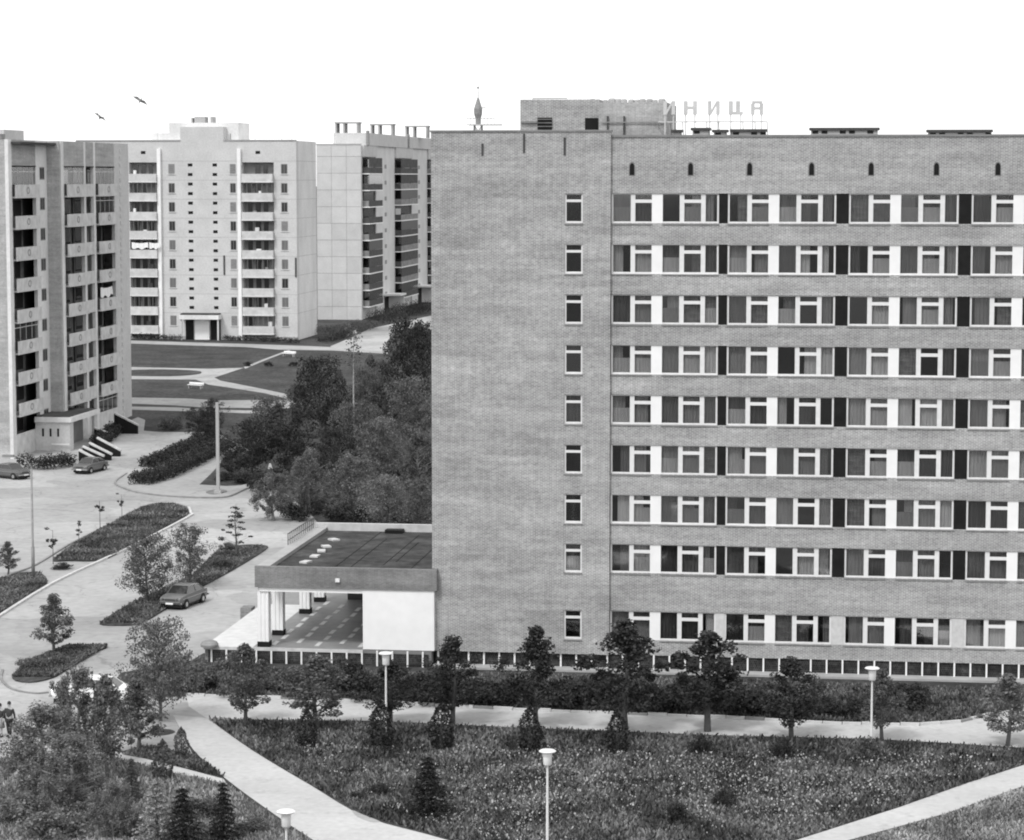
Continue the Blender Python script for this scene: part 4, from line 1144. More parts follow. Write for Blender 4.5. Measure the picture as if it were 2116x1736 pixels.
pos = ['leftmost of the row', 'second from the left end', 'third from the left end', 'in front of the dark terrace pier', 'under the open terrace', 'fifth along, under the canopy beam', 'left of the blank white wall', 'tallest below the blank white wall', 'just left of the leftmost path lamp', 'just right of the leftmost path lamp', 'below the left hotel corner', 'behind the slender dark tree',
       'right of the slender dark tree', 'midway below the blank brick wall', 'left of the tree with a top tuft', 'right of the tree with a top tuft', 'second right of the tree with a top tuft', 'left of the dense tree at the seam', 'right of the dense tree at the seam', 'between the dense and the broad dark tree', 'touching the broad dark tree on its left', 'touching the broad dark tree on its right',
       'second right of the broad dark tree', 'left of the bare stemmed medium tree', 'right of the bare stemmed medium tree', 'low one midway to the right hand lamp', 'left of the right hand lamp', 'big round one right of the right hand lamp', 'rightmost of the row']
for i, ((px, py, h, wd), ps) in enumerate(zip(SH, pos)):
    plant('shrub', 'shrub', 41 + i % 3, 'leaf_m' if px < 640 else 'leaf_d', px, py, h * .86, 'dense leafy shrub behind the garden path, ' + ps, 'shrub', wd * 1.15, GC, partname='foliage')
# big tree left of the terrace
plant('young_tree', 'broad', 51, 'leaf_g', 332, 1490, 5.2, 'broad mid grey tree left of the terrace beside the wide path', 'tree', .72)
plant('shrub', 'shrub', 42, 'leaf_m', 300, 1425, 1.5, 'rounded shrub left of the broad tree beside the terrace', 'shrub', 1.1, partname='foliage')
plant('shrub', 'shrub', 43, 'leaf_m', 362, 1428, 2.2, 'rounded shrub right of the broad tree beside the terrace', 'shrub', 1.1, partname='foliage')
plant('young_tree', 'maple', 2, 'leaf_m', 286, 1552, 3.5, 'young tree with a bare leaning stem above the grass wedge', 'tree', 1.25, lean=.06)
plant('young_tree', 'maple', 3, 'leaf_g', 222, 1615, 4.9, 'tall mid grey tree in front of the white car, right of two', 'tree', .8)
plant('birch', 'birch', 61, 'leaf_g', 165, 1600, 5.0, 'grey feathery tree hiding the middle of the white car', 'tree', .85, bark='bark_l')
plant('birch', 'birch', 62, 'leaf_l', 92, 1650, 4.2, 'large pale rounded birch like tree by the two walkers', 'tree', 1.3, bark='bark_l')
plant('birch', 'birch', 61, 'leaf_l', 150, 1690, 3.6, 'pale feathery tree at lower left in front of the rounded one', 'tree', 1.4, bark='bark_l')
plant('thuja', 'thuja', 21, 'leaf_m', 375, 1562, 1.4, 'small dark conical evergreen on the grass wedge by the wide path', 'evergreen', 1.1)
plant('thuja', 'thuja', 21, 'leaf_m', 337, 1612, 1.9, 'larger conical evergreen beside the narrow garden strip', 'evergreen', 1.15)
plant('spruce', 'spruce', 32, 'leaf_m', 272, 1660, 2.2, 'mid grey young spruce behind the narrow light strip at lower left', 'spruce', 1.0)
plant('spruce', 'spruce', 31, 'leaf_d', 378, 1765, 3.0, 'very dark spruce cut off by the bottom edge', 'spruce', 1.35)
plant('spruce', 'spruce', 32, 'leaf_d', 462, 1742, 2.8, 'narrow dark spruce next to the wide path at the bottom', 'spruce', 1.15)
plant('spruce', 'spruce', 31, 'leaf_xl', 325, 1748, 3.1, 'silvery spruce left of the very dark one at the bottom', 'spruce', 1.3)
plant('spruce', 'spruce', 32, 'leaf_m', 160, 1672, 1.5, 'small dark spruce under the pale feathery trees', 'spruce', 1.0)
plant('young_tree', 'birch', 62, 'leaf_l', 235, 1735, 2.4, 'pale spindly tree at the bottom between rounded birch and silvery spruce', 'tree', 1.3)
for i, (px, py, h, wd, lf, lab) in enumerate([(40, 1700, 1.6, 1.3, 'leaf_l', 'pale undergrowth bush at the bottom left corner'), (110, 1735, 1.5, 1.4, 'leaf_l', 'pale undergrowth bush by the bottom edge left of the spindly tree'), (190, 1700, 1.3, 1.3, 'leaf_l', 'pale undergrowth bush between two spruces at lower left'),
        (265, 1722, 1.3, 1.3, 'leaf_l', 'pale undergrowth bush left of the silvery spruce'), (420, 1690, 1.1, 1.3, 'leaf_m', 'bush between the narrow dark spruce and the strip of pale path'), (10, 1672, .8, 1.4, 'leaf_l', 'pale bush cut off by the left edge below the walkers'),
        (415, 1740, 1.0, 1.4, 'leaf_l', 'pale bush between the two dark spruces at the bottom'), (520, 1722, .8, 1.3, 'leaf_m', 'low bush left of the short white lamp at the bottom')]):
    plant('shrub', 'shrub', 41 + i % 3, lf, px, py, h, lab, 'shrub', wd, partname='foliage')
# trees on the islands
plant('young_tree', 'maple', 5, 'leaf_m', 112, 1352, 3.4, 'single small tree on the leaf shaped island at left', 'tree', 1.15)
plant('young_tree', 'maple', 2, 'leaf_m', 17, 1188, 2.3, 'small tree cut off by the left edge beside the tall curved lamp', 'tree', 1.2)
plant('young_tree', 'broad', 52, 'leaf_m', 305, 1247, 4.5, 'bushy round tree behind the dark car on the grass strip', 'tree', .95)
plant('young_tree', 'broad', 54, 'leaf_m', 395, 1212, 4.2, 'upright leafy tree right of the bushy round one on the grass strip', 'tree', .7)
plant('young_tree', 'pinebig', 53, 'leaf_d', 489, 1150, 3.6, 'sparse tree with tiered branches at the far tip of the grass strip', 'tree', 1.0)
plant('shrub', 'shrub', 42, 'leaf_m', 452, 1172, 1.0, 'low shrub at the middle of the grass strip', 'shrub', 1.2, partname='foliage')
plant('shrub', 'shrub', 43, 'leaf_m', 470, 1140, .8, 'low shrub at the foot of the sparse tiered tree', 'shrub', 1.2, partname='foliage')
plant('shrub', 'shrub', 41, 'leaf_m', 62, 1382, .8, 'low shrub on the leaf shaped island', 'shrub', 1.5, partname='foliage')
plant('shrub', 'shrub', 42, 'leaf_d', 128, 1176, .5, 'low dark bush on the pale gap between the two long islands', 'shrub', 2.2, partname='foliage')
SP = [(110, 1166, 2.6, 'sapling nearest the tall curved lamp'), (163, 1132, 2.0, 'sapling with wide twigs, second along the long island'), (207, 1092, 2.3, 'sapling with leafy top, third along the long island'), (252, 1068, 1.9, 'slim sapling at the far end of the long island'),
      (298, 985, 1.9, 'thin pale sapling in front of the hedge island tip'), (357, 942, 1.3, 'small sapling on the road side of the hedge')]
for i, (px, py, h, lab) in enumerate(SP): plant('sapling', 'sapling', 71 + i % 3, 'leaf_d' if i < 4 else 'leaf_m', px, py, h, lab, 'sapling', 1.1, 'saplings along the road islands')
# upper garden + grove behind the canopy
plant('young_tree', 'broad', 54, 'leaf_d', 412, 912, 3.4, 'dark spreading tree with visible trunk behind the hedge', 'tree', 1.15)
plant('young_tree', 'broad', 51, 'leaf_d', 440, 905, 4.0, 'dark tree behind the top of the concrete pole', 'tree', .75)
for px, lab in ((513, 'left of three'), (555, 'middle of three'), (605, 'right of three')):
    plant('shrub', 'shrub', 43, 'leaf_d', px, 757, .7, 'small dark bush on the far lawn, ' + lab, 'shrub', 1.3, 'small bushes on the far lawn', partname='foliage')
plant('shrub', 'shrub', 41, 'leaf_m', 352, 888, 1.6, 'bush at the road edge left of the dark spreading tree', 'shrub', 1.2, partname='foliage')
GD = 'grove of trees between the canopy and the far flats'
GR = [(662, 905, 8.4, .75, 'broad', 'leaf_d', 'big dark round tree in the middle of the grove'), (845, 860, 10.6, .7, 'broad', 'leaf_d', 'tallest dark tree of the grove, beside the hotel corner'),
      (600, 985, 6.6, .95, 'broad', 'leaf_d', 'dark tree at the left front of the grove above the road bend'), (520, 990, 5.4, .95, 'broad', 'leaf_d', 'low dark tree at the far left of the grove next to the concrete pole'),
      (755, 880, 6.0, .7, 'broad', 'leaf_m', 'mid grey tree between the big round and the tallest tree of the grove'), (735, 960, 6.0, .9, 'broad', 'leaf_m', 'mid grey tree below the big round tree of the grove'),
      (850, 940, 7.5, .75, 'broad', 'leaf_g', 'mid grey tree against the hotel wall in the middle of the grove'), (565, 1075, 3.8, 1.3, 'birch', 'leaf_g', 'willowy tree over the road bend at the lower left of the grove'),
      (640, 1065, 5.4, .95, 'birch', 'leaf_g', 'willowy tree left of centre just behind the canopy'), (790, 1010, 6.2, .95, 'broad', 'leaf_g', 'light feathery tree in the lower middle of the grove'),
      (730, 1070, 5.0, 1.0, 'broad', 'leaf_g', 'rounded feathery tree right behind the canopy railing'), (865, 1040, 6.0, .85, 'birch', 'leaf_m', 'feathery tree touching the hotel corner low in the grove'),
      (800, 1095, 4.2, 1.2, 'broad', 'leaf_l', 'pale rounded tree showing just above the canopy roof'), (875, 1105, 4.2, 1.0, 'broad', 'leaf_m', 'low tree behind the right end of the canopy roof'),
      (640, 800, 3.0, .9, 'birch', 'leaf_m', 'thin pale tree at the far edge of the grove by the lawn'), (700, 830, 3.8, .7, 'birch', 'leaf_m', 'tall thin tree behind the big dark round one'),
      (790, 830, 4.8, .7, 'broad', 'leaf_m', 'far grove tree left of the tallest one'), (875, 790, 7.4, .7, 'broad', 'leaf_d', 'far dark tree right beside the hotel below the road'),
      (560, 935, 5.5, .9, 'broad', 'leaf_m', 'mid grey tree behind the left front dark tree of the grove'), (480, 985, 3.2, 1.1, 'broad', 'leaf_d', 'dark squat tree just right of the concrete pole'),
      (620, 865, 3.8, .9, 'broad', 'leaf_d', 'dark tree at the left shoulder of the big round tree'), (690, 1015, 5.5, .8, 'broad', 'leaf_d', 'dark tree in the shade between the two willowy trees'), (800, 925, 6.5, .75, 'broad', 'leaf_d', 'dark tree in the heart of the grove near the thin tall trunk'),
      (845, 745, 4.2, .8, 'broad', 'leaf_d', 'farthest tree of the grove below the junction of the road'), (765, 790, 3.6, .7, 'birch', 'leaf_l', 'sparse pale tree near the far road junction')]
for i, (px, py, h, wd, kd, lf, lab) in enumerate(GR):
    plant('tree', kd, {'broad': (51, 52, 54)[i % 3], 'birch': (61, 62)[i % 2]}[kd], lf, px, py, h, lab, 'tree', wd, GD)
UG = [(585, 1050, 1.3), (612, 1075, 1.6), (540, 1015, 1.3), (655, 1060, 1.8), (700, 1078, 1.6), (755, 1085, 1.8), (840, 1088, 1.8), (500, 1000, 1.2), (465, 995, 1.0), (700, 985, 2.0), (560, 1000, 1.6), (640, 950, 2.0), (780, 960, 2.0), (820, 990, 2.0), (700, 900, 2.0), (800, 870, 2.0), (870, 880, 2.0), (740, 840, 1.8), (590, 930, 1.6), (870, 980, 2.0), (530, 950, 1.4)]
ul = ['by the road bend', 'second right of the road bend', 'at the kerb end of the road island', 'left of the canopy railing', 'just behind the canopy railing', 'behind the middle of the canopy parapet', 'behind the right part of the canopy parapet', 'at the left front of the grove', 'at the foot of the concrete pole', 'below the big dark tree', 'in front of the left dark tree', 'left of the big dark trunk',
      'near the thin tall trunk', 'in the right middle of the grove', 'behind the big dark round tree', 'under the tallest tree', 'against the hotel wall, upper one', 'in the far middle of the grove', 'behind the left dark tree', 'against the hotel wall, lower one', 'at the upper left of the grove']
for i, ((px, py, h), s_l) in enumerate(zip(UG, ul)):
    plant('shrub', 'shrub', 41 + i % 3, 'leaf_d' if i % 3 else 'leaf_m', px, py, h, 'undergrowth bush of the grove ' + s_l, 'shrub', 1.3, 'undergrowth bushes of the grove', partname='foliage')
# thin pale trunk in the grove
p = P(712 + 20, 960)
tt = thing('tree', 'very tall thin bare pale trunk rising in the grove', 'tree', tuple(p), GD)
# hedges
def hedge(pts, w, h, label, leaf, name='hedge', seed=1, dens=120):
    q = [P(*a) for a in pts]; v = Veg(seed); base = q[0]
    for a, b in zip(q, q[1:]):
        L = (b - a).length; n = max(2, int(L / .55))
        for i in range(n):
            c = a.lerp(b, (i + v.r.random()) / n)
            for s in range(3):
                off = (s - 1) * w * .3
                d = (b - a).normalized(); nn = Vector((-d.y, d.x, 0))
                cc = c + nn * off
                hh = h * (.78 + .3 * v.r.random())
                v.clump(tuple(cc - base + Vector((0, 0, hh * .52))), (.5, .5, hh * .5), dens, .16)
    me = v.mesh(name, M[leaf])
    return tag(add(name, me, None, tuple(base)), label, 'hedge')
hedge([(285, 1004), (330, 992), (400, 960), (440, 935), (460, 925)], 2.6, 1.3, 'broad dark clipped hedge on the pointed road island, near side', 'leaf_d', seed=3)
hedge([(300, 968), (350, 948), (400, 925), (445, 905)], 1.6, 1.1, 'narrow dark hedge along the far kerb of the pointed road island', 'leaf_d', seed=4)
hedge([(45, 968), (100, 970), (150, 962)], 2.0, 1.5, 'dark hedge at the foot of the left tower between the parked cars', 'leaf_d', seed=5)
hedge([(200, 925), (230, 905), (240, 893)], 1.5, 1.3, 'dark hedge beside the stair walls of the left tower', 'leaf_d', seed=6)
hedge([(275, 701), (330, 703), (372, 704)], 1.0, 1.0, 'low dark planting at the left foot of the second block', 'leaf_d', seed=7, dens=40)
hedge([(460, 704), (540, 706), (600, 709), (615, 710)], 1.0, .9, 'low dark planting at the right foot of the second block', 'leaf_d', seed=8, dens=40)
hedge([(662, 693), (700, 690), (740, 684), (760, 678)], 5.0, 1.6, 'wide dark hedge below the blank panel end wall', 'leaf_m', seed=9, dens=50)
hedge([(660, 708), (690, 704), (725, 692)], 2.0, .9, 'thin dark hedge between the second block and the far road', 'leaf_d', seed=10, dens=40)
hedge([(772, 672), (800, 664), (835, 655), (880, 645)], 4.0, 2.6, 'tall dark hedge along the balcony side of the panel block', 'leaf_d', seed=11, dens=50)
hedge([(835, 690), (860, 692), (888, 694)], 5.0, 1.2, 'dark hedge below the far road beside the hotel corner', 'leaf_d', seed=12, dens=50)
me_t = MB()
for i in range(8): me_t.tube((.03 * math.sin(i), 0, i * 1.6), (.03 * math.sin(i + 1), 0, (i + 1) * 1.6), .13 - .013 * i, .13 - .013 * (i + 1), 6, False)
add('trunk', me_t.mesh('trunk', M['bark_l']), tt)
cv = Veg(99)
for i in range(16): cv.clump((.5 * math.sin(i * 2.4), .5 * math.cos(i * 2.4), 9 + .27 * i), (.5, .5, .4), 26, .2)
add('crown', cv.mesh('crown', M['leaf_m']), tt)

# meadow grass and daisies on the lawn (nobody could count them)
def in_poly(x, y, poly):
    c = np.zeros(len(x), bool); j = len(poly) - 1
    for i in range(len(poly)):
        xi, yi = poly[i]; xj, yj = poly[j]
        c ^= ((yi > y) != (yj > y)) & (x < (xj - xi) * (y - yi) / (yj - yi + 1e-12) + xi); j = i
    return c
def scatter(poly_px, n, seed):
    poly = [tuple(P(*p).xy) for p in poly_px]; a = np.array(poly); r = np.random.RandomState(seed)
    x = r.uniform(a[:, 0].min(), a[:, 0].max(), n); y = r.uniform(a[:, 1].min(), a[:, 1].max(), n)
    k = in_poly(x, y, poly); x, y = x[k], y[k]
    return x, y, np.array([gz(q) for q in y]) if y.max() > 225 else np.zeros(len(y)), r
def meadow(name, poly, n, size, m, seed, thr=-9, hgt=1.0):
    x, y, z, r = scatter(poly, n, seed)
    if thr > -9:
        k = np.array([noise.noise(Vector((a * .16, b * .10, seed * .1))) + .5 * noise.noise(Vector((a * .7, b * .5, 3))) + .25 * r.normal() for a, b in zip(x, y)]) > thr
        x, y, z = x[k], y[k], z[k]
    n = len(x); an = r.random(n) * 6.283; s = size * (.5 + r.random(n)); h = s * hgt * (.5 + .9 * r.random(n)); le = r.normal(size=(n, 2)) * .45 * s[:, None]
    dx, dy = np.cos(an) * s * .35, np.sin(an) * s * .35
    V = np.stack([np.stack([x - dx, y - dy, z], 1), np.stack([x + dx, y + dy, z], 1), np.stack([x + le[:, 0] + dx * .3, y + le[:, 1] + dy * .3, z + h], 1), np.stack([x + le[:, 0] - dx * .5, y + le[:, 1] - dy * .5, z + h * .8], 1)], 1).reshape(-1, 3).astype(np.float32)
    me = bpy.data.meshes.new(name); me.vertices.add(4 * n); me.vertices.foreach_set('co', V.ravel())
    me.loops.add(4 * n); me.loops.foreach_set('vertex_index', np.arange(4 * n, dtype=np.int32)); me.polygons.add(n); me.polygons.foreach_set('loop_start', np.arange(0, 4 * n, 4, dtype=np.int32))
    me.materials.append(m); me.update(); me.validate()
    return add(name, me)
lawn = [(432, 1488), (600, 1491), (760, 1494), (1060, 1507), (1500, 1524), (1800, 1531), (2116, 1550), (2250, 1560), (2116, 1579), (1860, 1666), (1647, 1734), (1400, 1800), (1150, 1815), (930, 1734), (760, 1688), (640, 1620), (520, 1548)]
tag(meadow('meadow_grass', lawn, 170000, .15, M['blade'], 1), 'uneven meadow grass covering the big lawn in the foreground', 'grass', kind='stuff')
def flowers(name, poly, n, seed, thr, label):
    x, y, z, r = scatter(poly, n, seed)
    k = np.array([noise.noise(Vector((a * .16, b * .12, seed * .3))) + .6 * noise.noise(Vector((a * .8, b * .5, 7))) + .2 * r.normal() for a, b in zip(x, y)]) > thr
    x, y = x[k], y[k]; n = len(x)
    z = .16 + .16 * r.random(n); rad = .014 + .036 * r.random(n) ** 2.2
    ang = np.arange(6) * math.pi / 3
    tl = r.normal(size=(n, 2)) * .5; tl[:, 1] -= .5
    V = np.stack([np.stack([x + rad * math.cos(t), y + rad * math.sin(t) * .8, z + rad * (tl[:, 0] * math.cos(t) + -tl[:, 1] * math.sin(t))], 1) for t in ang], 1).reshape(-1, 3).astype(np.float32)
    me = bpy.data.meshes.new(name); me.vertices.add(6 * n); me.vertices.foreach_set('co', V.ravel())
    me.loops.add(6 * n); me.loops.foreach_set('vertex_index', np.arange(6 * n, dtype=np.int32)); me.polygons.add(n); me.polygons.foreach_set('loop_start', np.arange(0, 6 * n, 6, dtype=np.int32))
    me.materials.append(M['petal']); me.update(); me.validate()
    tag(add(name, me), label, 'flowers', kind='stuff')
fl_poly = [(600, 1540), (900, 1545), (1300, 1555), (1700, 1562), (2116, 1568), (1860, 1660), (1640, 1720), (1400, 1780), (1150, 1780), (960, 1725), (800, 1680), (680, 1610)]
flowers('daisies', fl_poly, 20000, 5, .16, 'white daisies dotted over the foreground lawn')
slope = [(400, 1420), (560, 1385), (1060, 1396), (1500, 1408), (2200, 1432), (2080, 1466), (1985, 1488), (1900, 1496), (1740, 1493), (1500, 1481), (1060, 1463), (700, 1444), (400, 1436)]
tag(meadow('rough_grass', slope, 110000, .15, M['blade'], 2), 'rough grass on the bank between path and hotel', 'grass', kind='stuff')
ll = [(-60, 1575), (240, 1570), (360, 1602), (465, 1625), (560, 1690), (640, 1740), (760, 1830), (-60, 1830)]
tag(meadow('undergrowth', ll, 150000, .13, M['weed'], 3, hgt=1.3), 'tall pale weeds covering the lower left garden', 'weeds', kind='stuff')
br = [(1760, 1740), (1955, 1684), (2116, 1628), (2300, 1575), (2300, 1830), (1640, 1830)]
tag(meadow('verge_grass', br, 80000, .11, M['weed'], 4), 'grass verge at the bottom right corner, flare painted into its pale tone', 'grass', kind='stuff')  # flare brightness painted in by using the paler blade colour
for i, isl in enumerate((isl_a, [(206, 1291), (270, 1250), (400, 1190), (450, 1140), (546, 1129), (480, 1180), (400, 1224), (340, 1262), (290, 1290)], [(25, 1402), (60, 1370), (140, 1338), (222, 1337), (110, 1402)], [(-60, 1222), (0, 1198), (82, 1186), (97, 1206), (0, 1268)])):
    o = meadow('island_grass', isl, 22000, .14, M['blade'], 10 + i, hgt=.8)
    o.location.z = .09
    tag(o, ('grass on the long road island at left', 'grass on the strip behind the dark car', 'grass on the small leaf shaped island', 'grass on the island by the left edge')[i], 'grass', kind='stuff')

wedge = [(255, 1560), (290, 1543), (330, 1548), (395, 1562), (430, 1580), (462, 1606), (360, 1583), (300, 1568)]
tag(meadow('wedge_grass', wedge, 9000, .14, M['blade'], 20), 'grass wedge between the wide path and the narrow strip', 'grass', kind='stuff')
# ------------------------------------------------------------------ lamps and poles
def park_lamp(px, py, h, label):
    p = P(px, py); t = thing('park_lamp', label, 'lamp', tuple(p), 'white park lamps')
    add('post', MB().lathe([(.075, 0), (.06, .4), (.045, h - .7), (.05, h - .655)], 10).mesh('post', M['metal_w'], smooth=True), t)
    add('lamp_glass', MB().lathe([(.13, h - .66), (.175, h - .6), (.19, h - .12), (.19, h - .1)], 14).mesh('lamp_glass', M['opal'], smooth=True), t)
    add('lamp_cap', MB().lathe([(.33, h - .1), (.36, h - .06), (.30, h - .02), (.02, h)], 16).mesh('lamp_cap', M['metal_w']), t)
park_lamp(798, 1521, 4.2, 'white park lamp rising in front of the blank white wall')
park_lamp(1800, 1557, 4.2, 'white park lamp at the right in front of the hotel windows')
park_lamp(1131, 1760, 4.25, 'white park lamp in the bottom centre of the lawn, cut off below')
park_lamp(593, 1903, 4.2, 'short looking white park lamp at the bottom by the wide path')
p = P(69, 1196)
t = thing('street_lamp', 'tall grey street lamp with an arm bent to the left at the left edge', 'lamp', tuple(p))
mb = MB().lathe([(.13, 0), (.12, 2.2), (.085, 2.25), (.07, 7.6)], 10)
add('post', mb.mesh('post', M['metal_g'], smooth=True), t)
am = MB(); prev = Vector((0, 0, 7.55))
for i in range(1, 8):
    a_ = i / 7 * math.pi / 2.3; q = Vector((-1.5 * (1 - math.cos(a_)) - .0, -.2 * i / 7, 7.55 + .95 * math.sin(a_))); am.tube(prev, q, .05, .045, 6); prev = q
add('arm', am.mesh('arm', M['metal_g'], smooth=True), t)
add('lamp_head', MB().box(prev.x - .75, prev.x + .05, prev.y - .14, prev.y + .14, prev.z - .08, prev.z + .08).mesh('lamp_head', M['metal_g']), t)
p = P(451, 1021)
t = thing('utility_pole', 'tall pale square concrete pole with a small cross arm on the road island', 'pole', tuple(p))
add('post', MB().prism([(-.13, -.13), (.13, -.13), (.13, .13), (-.13, .13)], 0, 8.0).mesh('post', M['concrete']), t)
add('cross_arm', MB().box(-.45, .45, -.05, .05, 7.75, 7.85).mesh('cross_arm', M['metal_d']), t)
add('footing', MB().box(-.3, .3, -.3, .3, -.05, .35).mesh('footing', M['concrete']), t)

# ------------------------------------------------------------------ cars (local: +x forward, y left)
def car(label, paint, loc, rz, group=None, plate=True):
    t = thing('parked_car', label, 'car', tuple(loc), group, rz)
    # body sections: (x, half width, z bottom, z belt)
    S = [(-2.08, .66, .42, .70), (-2.02, .74, .33, .86), (-1.6, .79, .30, .91), (-1.0, .80, .28, .93), (0, .805, .27, .93), (.85, .80, .27, .92), (1.5, .79, .29, .87), (1.93, .75, .34, .80), (2.03, .68, .42, .70)]
    mb = MB()
    for x, w, zb, zt in S:
        mb.v += [(x, -w * .93, zb), (x, -w, zb + .12), (x, -w, (zb + zt) / 2 + .05), (x, -w * .96, zt - .03), (x, -w * .86, zt), (x, w * .86, zt), (x, w * .96, zt - .03), (x, w, (zb + zt) / 2 + .05), (x, w, zb + .12), (x, w * .93, zb)]
    for i in range(len(S) - 1):
        for j in range(10):
            k = (j + 1) % 10; mb.f.append((i*10 + j, i*10 + k, (i+1)*10 + k, (i+1)*10 + j)[::-1])
    mb.f.append(tuple(range(0, 10))); mb.f.append(tuple(range(len(S)*10 - 1, len(S)*10 - 11, -1)))
    # roof and pillars
    rf = [(-1.0, 1.30), (-.6, 1.37), (.1, 1.385), (.45, 1.34)]
    b0 = len(mb.v)
    for x, z in rf:
        mb.v += [(x, -.58, z - .05), (x, -.48, z), (x, .48, z), (x, .58, z - .05)]
    for i in range(3):
        for j in range(3): mb.f.append((b0 + i*4 + j, b0 + (i+1)*4 + j, b0 + (i+1)*4 + j + 1, b0 + i*4 + j + 1))
    for sy in (-1, 1):
        for (xa, za, xb, zb_) in ((-1.52, .9, -1.0, 1.27), (-.35, .92, -.3, 1.33), (.98, .9, .46, 1.30)):
            mb.tube((xa, sy * .70, za), (xb, sy * .57, zb_), .035, .03, 5)
    bd = add('body', mb.mesh('body', paint, smooth=False), t)
    gm = M['carglass']
    add('windscreen', MB().quad((.96, -.64, .92), (.96, .64, .92), (.47, .54, 1.32), (.47, -.54, 1.32)).mesh('windscreen', gm), t)
    add('rear_window', MB().quad((-1.5, .64, .91), (-1.5, -.64, .91), (-1.02, -.54, 1.28), (-1.02, .54, 1.28)).mesh('rear_window', gm), t)
    for sy in (-1, 1):
        add('side_window', MB().quad((-1.46, sy*.69, .92), (-.37, sy*.69, .93), (-.33, sy*.575, 1.33), (-.98, sy*.57, 1.27)).mesh('side_window', gm), t)
        add('side_window', MB().quad((-.31, sy*.69, .93), (.94, sy*.69, .92), (.45, sy*.57, 1.30), (-.27, sy*.575, 1.33)).mesh('side_window', gm), t)
        add('trim', MB().box(-1.9, 1.85, sy*.80 - .012, sy*.80 + .012, .66, .69).mesh('trim', M['chrome']), t)
        for xx in (-1.2, 1.28):
            w = add('wheel', MB().tube((0, -.09, 0), (0, .09, 0), .30, n=18).mesh('wheel', M['rubber']), t, (xx, sy * .71, .30))
            add('rim', MB().tube((0, -.1, 0), (0, .1, 0), .16, n=12).mesh('rim', M['chrome']), w)
            arc = MB()
            pts = [(.36 * math.cos(a), .36 * math.sin(a)) for a in [k * math.pi / 8 for k in range(9)]] + [(-.36, -.04), (.36, -.04)]
            y0_, y1_ = (.80, .812) if sy > 0 else (-.812, -.80)
            arc.extr_y(pts, y0_, y1_)
            add('wheel_arch', arc.mesh('wheel_arch', M['rubber']), t, (xx, 0, .30))
            w.location.y = sy * .735
        add('headlight', MB().tube((0, 0, 0), (.05, 0, 0), .10, n=12).mesh('headlight', M['chrome']), t, (1.98, sy * .5, .66))
        add('tail_light', MB().box(-.04, .02, -.12, .12, -.07, .07).mesh('tail_light', M['metal_g']), t, (-2.06, sy * .5, .68))
    for sy in (-1, 1): add('gutter', MB().tube((-1.0, sy * .57, 1.29), (.45, sy * .57, 1.31), .02, n=5).mesh('gutter', M['chrome']), t)
    add('underside', MB().box(-1.9, 1.9, -.7, .7, .14, .30).mesh('underside', M['rubber']), t)
    add('grille', MB().box(2.0, 2.045, -.36, .36, .58, .72).mesh('grille', M['metal_d']), t)
    add('front_bumper', MB().box(2.0, 2.14, -.80, .80, .40, .50).mesh('front_bumper', M['chrome']), t)
    add('rear_bumper', MB().box(-2.18, -2.05, -.80, .80, .40, .50).mesh('rear_bumper', M['chrome']), t)
    if plate: add('number_plate', MB().box(2.141, 2.15, -.26, .26, .38, .49).mesh('number_plate', M['white']), t)
    return t
YAW = -math.pi / 2     # nose towards the camera
p = P(362, 1262); car('dark parked saloon with pale number plate beside the grass strip near the terrace', M['car_g'], (p.x, p.y + 2.1, .005), YAW - .18)
p = P(173, 981); car('pale roofed saloon parked at the foot of the left tower by the stair walls', M['car_g'], (p.x, p.y + 2.1, .005), YAW - .22)
p = P(15, 990); car('dark saloon half cut off by the left edge below the left tower', M['car_d'], (p.x, p.y + .8, .005), .5 - 1.0)
p = P(182, 1458); car('white car mostly hidden behind the pale trees at lower left', M['car_w'], (p.x, p.y + .8, .005), math.pi + .05)

